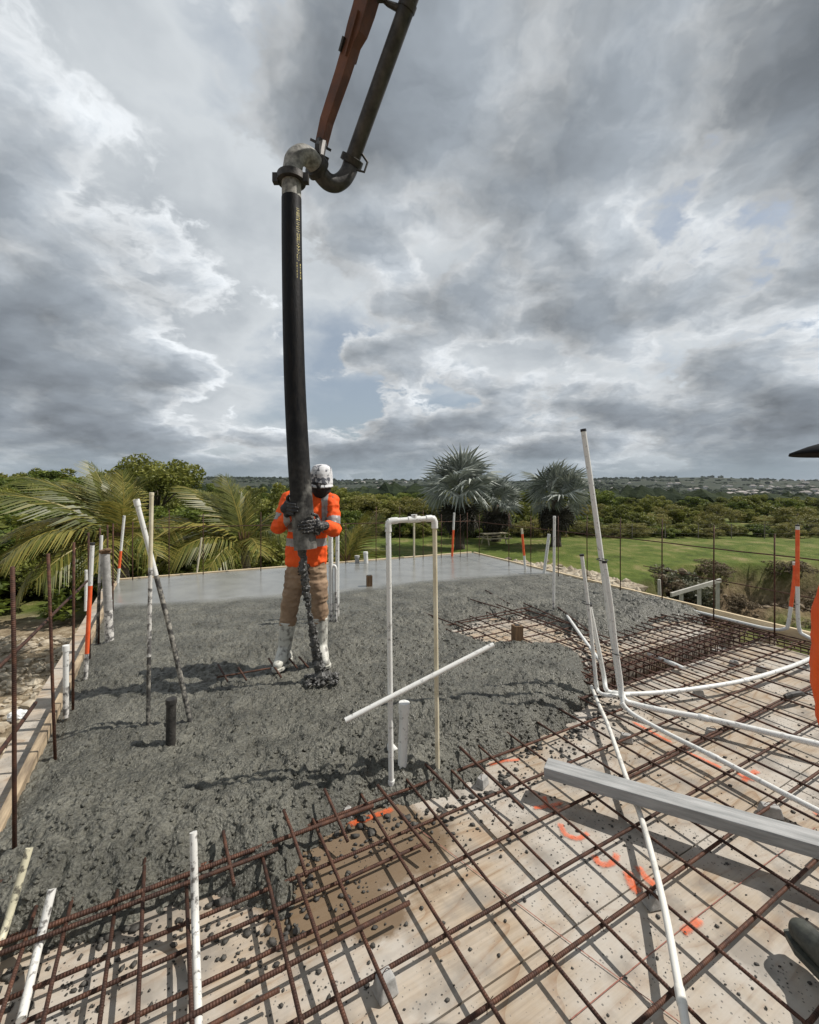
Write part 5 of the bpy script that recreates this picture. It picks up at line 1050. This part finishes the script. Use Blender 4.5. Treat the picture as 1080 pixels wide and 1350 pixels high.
def fuse(mb, voxel, smooth_it=6, disp=None, seed=0):      # closed overlapping volumes -> one continuous surface
    me = bpy.data.meshes.new('tmp'); me.from_pydata([tuple(v) for v in mb.v], [], mb.f); bm = bmesh.new(); bm.from_mesh(me); bmesh.ops.recalc_face_normals(bm, faces=bm.faces); bm.to_mesh(me); bm.free()
    o = bpy.data.objects.new('tmp', me); COL.objects.link(o); rm = o.modifiers.new('r', 'REMESH'); rm.mode = 'VOXEL'; rm.voxel_size = voxel
    if smooth_it: s = o.modifiers.new('s', 'SMOOTH'); s.factor = .5; s.iterations = smooth_it
    bpy.context.view_layer.update(); dg = bpy.context.evaluated_depsgraph_get(); out = bpy.data.meshes.new_from_object(o.evaluated_get(dg)); bpy.data.objects.remove(o); bpy.data.meshes.remove(me)
    if disp:
        n = len(out.vertices); co = np.zeros(n * 3, np.float32); no = np.zeros(n * 3, np.float32); out.vertices.foreach_get('co', co); out.vertices.foreach_get('normal', no); co = co.reshape(-1, 3).astype(float); no = no.reshape(-1, 3)
        for amp, f, st in disp:
            d = 1 - 2 * np.abs(fbm(co[:, 0] * f * st[0], co[:, 1] * f * st[1], 2, seed, z=co[:, 2] * f * st[2])); co += no * (d * amp - amp * .4)[:, None]
        out.vertices.foreach_set('co', co.astype(np.float32).ravel())
    out.polygons.foreach_set('use_smooth', [True] * len(out.polygons)); out.update(); return out
def split_faces(me, test, off, name, m, parent):        # faces that satisfy test, lifted a little, as a mesh of their own
    vs, fs, mp = [], [], {}
    for p in me.polygons:
        if test(p.center):
            f = []
            for i in p.vertices:
                if i not in mp: mp[i] = len(vs); v = me.vertices[i]; vs.append(v.co + v.normal * off)
                f.append(mp[i])
            fs.append(f)
    if fs: return mesh_obj(name, vs, fs, m, parent, True)
def seg_t(c, a, b): a, b = Vector(a), Vector(b); return (c - a).dot(b - a) / (b - a).length_squared
def seg_d(c, a, b):
    a, b = Vector(a), Vector(b); t = min(1, max(0, seg_t(c, a, b))); return (c - a.lerp(b, t)).length
M['hivis'] = mat('hi_vis_orange', (.80, .088, .014), (.92, .135, .025), 9, .75, bump=.25, bscale=26, bdist=.02, spec=.25, ramp=(.3, .7)); M['reflect'] = mat('reflective_tape', (.26, .245, .24), (.40, .38, .37), 12, .45, bump=.1)
M['khaki'] = mat('khaki_trousers', (.17, .105, .062), (.36, .25, .16), 7, .85, bump=.35, bscale=22, bdist=.015, ramp=(.32, .68)); M['boot'] = mat('white_rubber_boot', (.20, .19, .17), (.56, .55, .49), 22, .5, ramp=(.36, .52), bump=.15); M['skin'] = mat('dark_skin', (.028, .016, .011), (.042, .024, .017), 12, .55)
M['glove'] = mat('black_patterned_glove', (.012, .012, .013), (.33, .31, .28), 85, .6, ramp=(.56, .64), bump=.3, bscale=60); M['glove_dark'] = mat('black_glove', (.010, .010, .011), (.03, .03, .03), 40, .6, bump=.3)
M['hat'] = mat('white_printed_cap', (.66, .66, .67), (.10, .105, .125), 19, .75, ramp=(.53, .60), detail=3, bump=.2, bscale=30); M['mask'] = mat('black_face_cover', (.010, .009, .009), (.018, .016, .015), 30, .8, bump=.3)

def worker():
    Y = 3.78; X = lambda px: (px - CX) / F * Y; Z = lambda py: CH - (py - HY) / F * Y
    root = empty('person', (X(402), Y, 0)); O = root.location.copy()
    V3 = lambda px, py, dy=0.0: Vector((X(px) * (Y + dy) / Y, Y + dy, CH - (py - HY) / F * (Y + dy))) - O
    tag(root, 'person in orange hi-vis shirt, khaki trousers and white boots steadying the hose', 'person')
    hipL, hipR = V3(391, 752), V3(416, 752); knL, knR = V3(384, 790, -.05), V3(421, 788, -.05); anL, anR = V3(375.5, 853, -.02), V3(423, 850, .0)
    tL, tR = V3(367, 868, -.15), V3(430, 862, -.15); shL, shR = V3(382, 658), V3(436, 659, -.02); elL, elR = V3(367, 694, -.08), V3(441, 699, -.12); hose_at = lambda z: min(HP, key=lambda p: abs(p.z - z)) - O
    zL, zR = Z(668), Z(689); hL, hR = hose_at(zL), hose_at(zR); wrL = Vector((hL.x - .10, hL.y + .07, zL - .03)); wrR = Vector((hR.x + .165, hR.y + .03, zR + .0))
    head = V3(424, 633, -.04); neck = V3(412, 655, -.01)
    # body (mostly under clothes): one continuous figure
    mb = MB(); chain(mb, [neck, head + Vector((0, .01, .0))], [.055, .06]); mb.rings([ellring(head + Vector((0, -.01, z)), rx, ry) for z, rx, ry in ((-.125, .03, .035), (-.11, .05, .06), (-.07, .066, .082), (-.02, .075, .095), (.03, .078, .1), (.07, .07, .088), (.1, .045, .06), (.115, .02, .025))])
    chain(mb, [head + Vector((0, -.10, -.02)), head + Vector((0, -.115, -.045))], [.012, .016]); mb.ico(head + Vector((-.08, 0, -.03)), .026, 2, 0, (.5, .8, 1.2)); mb.ico(head + Vector((.08, 0, -.03)), .026, 2, 0, (.5, .8, 1.2))
    chain(mb, [shL, elL, wrL], [.055, .043, .032]); chain(mb, [shR, elR, wrR], [.055, .043, .032]); chain(mb, [neck, V3(408, 690), V3(404, 748)], [.08, .12, .13]); chain(mb, [shL, shR], [.06, .06]); ftL, ftR = [a + (t - a) * .45 + Vector((0, 0, -.03)) for a, t in ((anL, tL), (anR, tR))]; chain(mb, [hipL, knL, anL, ftL], [.075, .052, .036, .026]); chain(mb, [hipR, knR, anR, ftR], [.075, .052, .036, .026])
    link('body', fuse(mb, .011, 4), M['skin'], root)
    # shirt
    mb = MB(); sec = [(744, 403, .168, .12), (733, 404, .172, .126), (712, 405, .164, .124), (690, 407, .17, .124), (672, 408, .175, .12), (660, 409, .165, .108), (653, 410, .12, .09), (648, 411, .07, .07)]
    mb.rings([ellring(V3(px, py, .0 if py > 690 else -.015), rx, ry, 20, rot=.05) for py, px, rx, ry in sec]); chain(mb, [shL + Vector((.03, 0, -.01)), shL, elL, wrL.lerp(elL, .18)], [.075, .07, .056, .046]); chain(mb, [shR + Vector((-.03, 0, -.01)), shR, elR, wrR.lerp(elR, .25)], [.075, .069, .056, .047])
    sh_ = fuse(mb, .0095, 5, [(.012, 6, (1.2, 1, .8)), (.009, 13, (1, 1, 1.3)), (.004, 27, (1, 1, 1))], 5); shirt = link('shirt', sh_, M['hivis'], root)
    zt = Z(713); zt2 = Z(697); arm_d = lambda c: min(seg_d(c, shL, elL), seg_d(c, elL, wrL), seg_d(c, shR, elR), seg_d(c, elR, wrR))
    on_torso = lambda c: abs(c.x - V3(405, 700).x) < .2 and arm_d(c) > .075
    split_faces(sh_, lambda c: on_torso(c) and zt - .032 < c.z < zt + .028, .003, 'reflective_strip', M['reflect'], shirt); split_faces(sh_, lambda c: on_torso(c) and zt2 - .0 < c.z < zt2 + .05, .003, 'reflective_strip', M['reflect'], shirt)
    for a, b in ((shL, elL), (shR, elR)): split_faces(sh_, lambda c, a=a, b=b: .60 < seg_t(c, a, b) < .84 and seg_d(c, a, b) < .11 and not (on_torso(c)), .003, 'reflective_strip', M['reflect'], shirt)
    for px in (388, 431): split_faces(sh_, lambda c, px=px: abs(c.x - X(px) + O.x) < .026 and c.z > Z(700), .003, 'reflective_strip', M['reflect'], shirt)
    mb = MB(); mb.tube([V3(412, 654) + Vector((math.cos(a) * .075, math.sin(a) * .07 - .01, .012 * math.sin(a))) for a in [6.2832 * k / 18 for k in range(19)]], .02, 8); link('collar', fuse(mb, .008, 2), M['reflect'], shirt)
    # trousers
    mb = MB(); mb.rings([ellring(V3(404, py), rx, ry, 18) for py, rx, ry in ((733, .155, .11), (748, .162, .115), (758, .165, .116), (766, .155, .105))]); btL, btR = anL.lerp(knL, .48), anR.lerp(knR, .52)
    chain(mb, [hipL + Vector((0, 0, -.02)), hipL.lerp(knL, .5), knL, btL], [.092, .083, .07, .066]); chain(mb, [hipR + Vector((0, 0, -.02)), hipR.lerp(knR, .5), knR, btR], [.092, .083, .07, .068]); link('trousers', fuse(mb, .0095, 4, [(.010, 6, (1, 1, 1.6)), (.010, 14, (.6, .6, 1.8)), (.004, 28, (1, 1, 1))], 9), M['khaki'], root)
    for kn, an, to, f in ((knL, anL, tL, .55), (knR, anR, tR, .60)):
        mb = MB(); tp = an.lerp(kn, f); d = tp - an; mb.rings([ellring(an + d * t, r, r * 1.05, 16) for t, r in ((-.16, .05), (0, .056), (.25, .058), (.6, .064), (.92, .07), (1.0, .073))]); dirf = Vector((to.x - an.x, to.y - an.y, 0)).normalized(); flo = Vector((an.x, an.y, an.z - .085))
        chain(mb, [flo - dirf * .05, flo + dirf * .06, flo + dirf * .15 + Vector((0, 0, -.008))], [.047, .046, .037]); chain(mb, [an, flo + dirf * .09 + Vector((0, 0, .012))], [.055, .048]); bo = link('boot', fuse(mb, .008, 3, [(.003, 9, (1, 1, 1))], 3), M['boot'], root)
        mb = MB(); mb.rings([[flo + dirf * x * sc + Vector((-dirf.y, dirf.x, 0)) * y * sc + Vector((0, 0, z)) for x, y in ((-.10, -.03), (-.10, .03), (-.05, .047), (.06, .05), (.15, .048), (.19, .025), (.19, -.025), (.15, -.048), (.06, -.05), (-.05, -.047))] for z, sc in ((-.052, 1), (-.03, 1.02))]); mb.build('sole', M['boot'], bo)
    # gloves: palm, four fingers and a thumb closed on the hose
    for h, wr, phi, sgn, zc, m in ((hL, wrL, math.pi + .1, 1, zL, M['glove_dark']), (hR, wrR, -.35, -1, zR, M['glove'])):
        mb = MB(); r = .0875; on = lambda a, rr, z: Vector((h.x + math.cos(a) * rr, h.y + math.sin(a) * rr, z)); sg = sgn
        capsule(mb, wr, on(phi - sg * .1, r + .045, zc), .036, .04); chain(mb, [on(phi - sg * .1, r + .03, zc + .035), on(phi - sg * .1, r + .03, zc - .045)], [.03, .028])
        for i, (ln, zz) in enumerate(((.95, .047), (1.15, .022), (1.1, -.004), (.85, -.029))):
            k = [on(phi + sg * t * ln, r + .014 + .010 * (1 - t), zc + zz - .01 * t) for t in (0.05, .45, .85, 1.2)]; chain(mb, k, [.0135, .0125, .0115, .010])
        chain(mb, [on(phi - sg * .3, r + .03, zc + .05), on(phi - sg * .05, r + .026, zc + .085), on(phi + sg * .35, r + .016, zc + .10)], [.017, .014, .0115]); link('glove', fuse(mb, .005, 2), m, root)
    # cap and face cover
    mb = MB(); tl = Vector((.03, -.10, 1)).normalized(); hc = head + Vector((0, .0, .0)); rg = []
    for z, rx, ry in ((-.035, .090, .115), (-.02, .092, .117), (.02, .088, .112), (.06, .086, .108), (.095, .080, .098), (.118, .066, .08), (.128, .04, .05), (.131, .01, .012)): rg.append(ellring(hc + tl * z, rx, ry, 24, tl))
    mb.rings(rg); hat = link('cap', fuse(mb, .007, 2, [(.007, 9, (1, 1, .8))], 2), M['hat'], root); bp_ = []
    for z, rx, ry in ((-.028, .089, .113), (-.045, .097, .122), (-.055, .100, .127), (-.05, .098, .124), (-.028, .091, .115)): bp_.append(ellring(hc + tl * z + Vector((0, -.006, 0)), rx, ry, 28, tl))
    mb = MB(); mb.rings(bp_, False); mb.build('brim', M['hat'], hat, True)
    mb = MB(); mb.rings([ellring(head + Vector((0, -.012, z)), rx, ry, 18) for z, rx, ry in ((-.15, .03, .04), (-.135, .055, .07), (-.10, .074, .092), (-.06, .083, .106), (-.02, .085, .108), (-.01, .07, .09))]); chain(mb, [head + Vector((0, -.115, -.05)), head + Vector((0, -.112, -.065))], [.016, .02]); link('face_cover', fuse(mb, .007, 3, [(.004, 10, (1, 1, 1))], 8), M['mask'], root)
worker()
M['denim'] = mat('grey_work_trousers', (.10, .095, .09), (.18, .17, .16), 8, .85, bump=.3); M['rubber'] = mat('dark_rubber_boot', (.030, .032, .026), (.075, .078, .062), 22, .55, bump=.2, bscale=60); M['straw'] = mat('black_hat_felt', (.008, .008, .009), (.016, .016, .018), 30, .9, spec=.1)
def bystander():
    cx, cy = 1.455, 1.24; root = empty('person', (cx, cy, BAR_Z)); tag(root, 'person in orange shirt and black wide-brimmed hat beside the lumber', 'person'); g = BAR_Z + .015; P = lambda x, y, z: Vector((x, y, z - BAR_Z + g))
    hip = [P(s * .09, 0, .86) for s in (-1, 1)]; kn = [P(-.10, .05, .47), P(.12, -.02, .47)]; an = [P(-.10, .05, .09), P(.14, -.10, .09)]; sh = [P(s * .19, -.01, 1.36) for s in (-1, 1)]; el = [P(-.22, -.05, 1.10), P(.27, -.04, 1.08)]; wr = [P(-.20, .0, .84), P(.26, .04, .83)]; head = P(-.045, .03, 1.585)
    for l in (hip, kn, an, sh, el, wr):
        for v in l: v.z -= g
    head.z -= g
    mb = MB(); chain(mb, [P(0, 0, 1.4 - g), head - Vector((0, 0, .05))], [.06, .058]); mb.rings([ellring(head + Vector((0, .01, z)), rx, ry) for z, rx, ry in ((-.125, .03, .035), (-.11, .05, .06), (-.07, .066, .082), (-.02, .075, .095), (.03, .078, .1), (.07, .07, .088), (.1, .045, .06), (.115, .02, .025))]); chain(mb, [head + Vector((0, .1, -.02)), head + Vector((0, .118, -.045))], [.012, .016])
    for s in (-1, 1): mb.ico(head + Vector((s * .08, 0, -.03)), .026, 2, 0, (.5, .8, 1.2))
    for i in (0, 1):
        chain(mb, [sh[i], el[i], wr[i]], [.055, .043, .03]); chain(mb, [hip[i], kn[i], an[i]], [.075, .055, .045]); s = -1 if i == 0 else 1
        capsule(mb, wr[i], wr[i] + Vector((0, .01, -.07)), .03, .034)
        for k in range(4): q = wr[i] + Vector((0, .035 - .018 * k, -.10)); chain(mb, [q, q + Vector((-s * .008, .004, -.04)), q + Vector((-s * .025, .008, -.07))], [.0105, .0095, .0085])
        q = wr[i] + Vector((-s * .005, .03, -.04)); chain(mb, [q, q + Vector((-s * .008, .025, -.03)), q + Vector((-s * .012, .025, -.06))], [.013, .0115, .010])
    chain(mb, [P(0, 0, 1.4 - g), P(0, 0, 1.1 - g), P(0, 0, .85 - g)], [.09, .12, .13]); link('body', fuse(mb, .011, 4), M['skin'], root)
    mb = MB(); mb.rings([ellring(P(x, 0, z - g), rx, ry, 20) for z, rx, ry, x in ((.73, .20, .15, -.05), (.80, .222, .165, -.055), (.9, .238, .175, -.06), (1.0, .242, .175, -.06), (1.12, .236, .17, -.055), (1.24, .225, .15, -.035), (1.35, .18, .12, 0), (1.42, .1, .09, 0), (1.45, .06, .06, 0))])
    for i in (0, 1): chain(mb, [sh[i], el[i], wr[i].lerp(el[i], .15)], [.085, .07, .052])
    link('shirt', fuse(mb, .012, 6, [(.012, 3.5, (1, 1, .8)), (.005, 10, (1, 1, 1.4)), (.003, 22, (1, 1, 1))], 15), M['hivis'], root)
    mb = MB(); mb.rings([ellring(P(-.01, 0, z - g), rx, ry, 18) for z, rx, ry in ((.70, .17, .12), (.8, .18, .13), (.9, .17, .125), (.96, .165, .12))])
    for i in (0, 1): chain(mb, [hip[i] - Vector((0, 0, .03)), kn[i], an[i] + Vector((0, 0, .06))], [.105, .082, .068])
    link('trousers', fuse(mb, .012, 4, [(.01, 5, (1, 1, 1.5))], 16), M['denim'], root)
    for i, dirf in ((0, Vector((-.16, 1, 0)).normalized()), (1, Vector((.25, 1, 0)).normalized())):
        a = an[i]; mb = MB(); flo = Vector((a.x, a.y, .055)); chain(mb, [a + Vector((0, 0, .18)), a, flo - dirf * .01], [.066, .062, .055]); chain(mb, [flo - dirf * .06, flo + dirf * .08, flo + dirf * .205], [.046, .048, .040]); chain(mb, [a, flo + dirf * .11 + Vector((0, 0, .018))], [.056, .046]); bo = link('boot', fuse(mb, .008, 3), M['rubber'], root)
        mb = MB(); mb.rings([[flo + dirf * x * sc + Vector((-dirf.y, dirf.x, 0)) * y * sc + Vector((0, 0, z)) for x, y in ((-.11, -.03), (-.11, .03), (-.05, .05), (.08, .052), (.19, .05), (.245, .024), (.245, -.024), (.19, -.05), (.08, -.052), (-.05, -.05))] for z, sc in ((-.05, 1), (-.028, 1.02))]); mb.build('sole', M['rubber'], bo)
    hc = head + Vector((0, .0, .0)); mb = MB(); mb.rings([ellring(hc + Vector((0, 0, z)), rx, ry, 28) for z, rx, ry in ((.035, .095, .115), (.06, .098, .118), (.1, .09, .108), (.14, .07, .09), (.15, .02, .03))]); hat = link('hat', fuse(mb, .008, 2), M['straw'], root)
    mb = MB(); mb.rings([ellring(hc + Vector((0, 0, z)), rx, rx * 1.08, 36) for z, rx in ((.062, .09), (.055, .14), (.035, .20), (.018, .238), (.010, .240), (.024, .20), (.042, .14), (.05, .09))], False); mb.build('brim', M['straw'], hat, True)
bystander()

# ------------------------------------------------------------------ air
hm = bpy.data.materials.new('haze_air'); hm.use_nodes = True; nt = hm.node_tree; nt.nodes.clear(); ho = nt.nodes.new('ShaderNodeOutputMaterial'); pv_ = nt.nodes.new('ShaderNodeVolumePrincipled')
pv_.inputs['Color'].default_value = (.80, .88, 1.0, 1); pv_.inputs['Density'].default_value = 0.000045; pv_.inputs['Anisotropy'].default_value = .2; nt.links.new(pv_.outputs[0], ho.inputs['Volume'])
zlo, zhi = float(GZ.min()) - 1.5, max(float(GZ.max()) + 14, 24)
tag(MB().box((0, 0, (zlo + zhi) / 2), (2 * xs[-1] + 60 - min(0, xs[0] + xs[-1]) * 2, 2 * ys[-1] + 60 - min(0, ys[0] + ys[-1]) * 2, zhi - zlo)).build('haze', hm), 'thin pale air between the slab and the hills', kind='stuff')
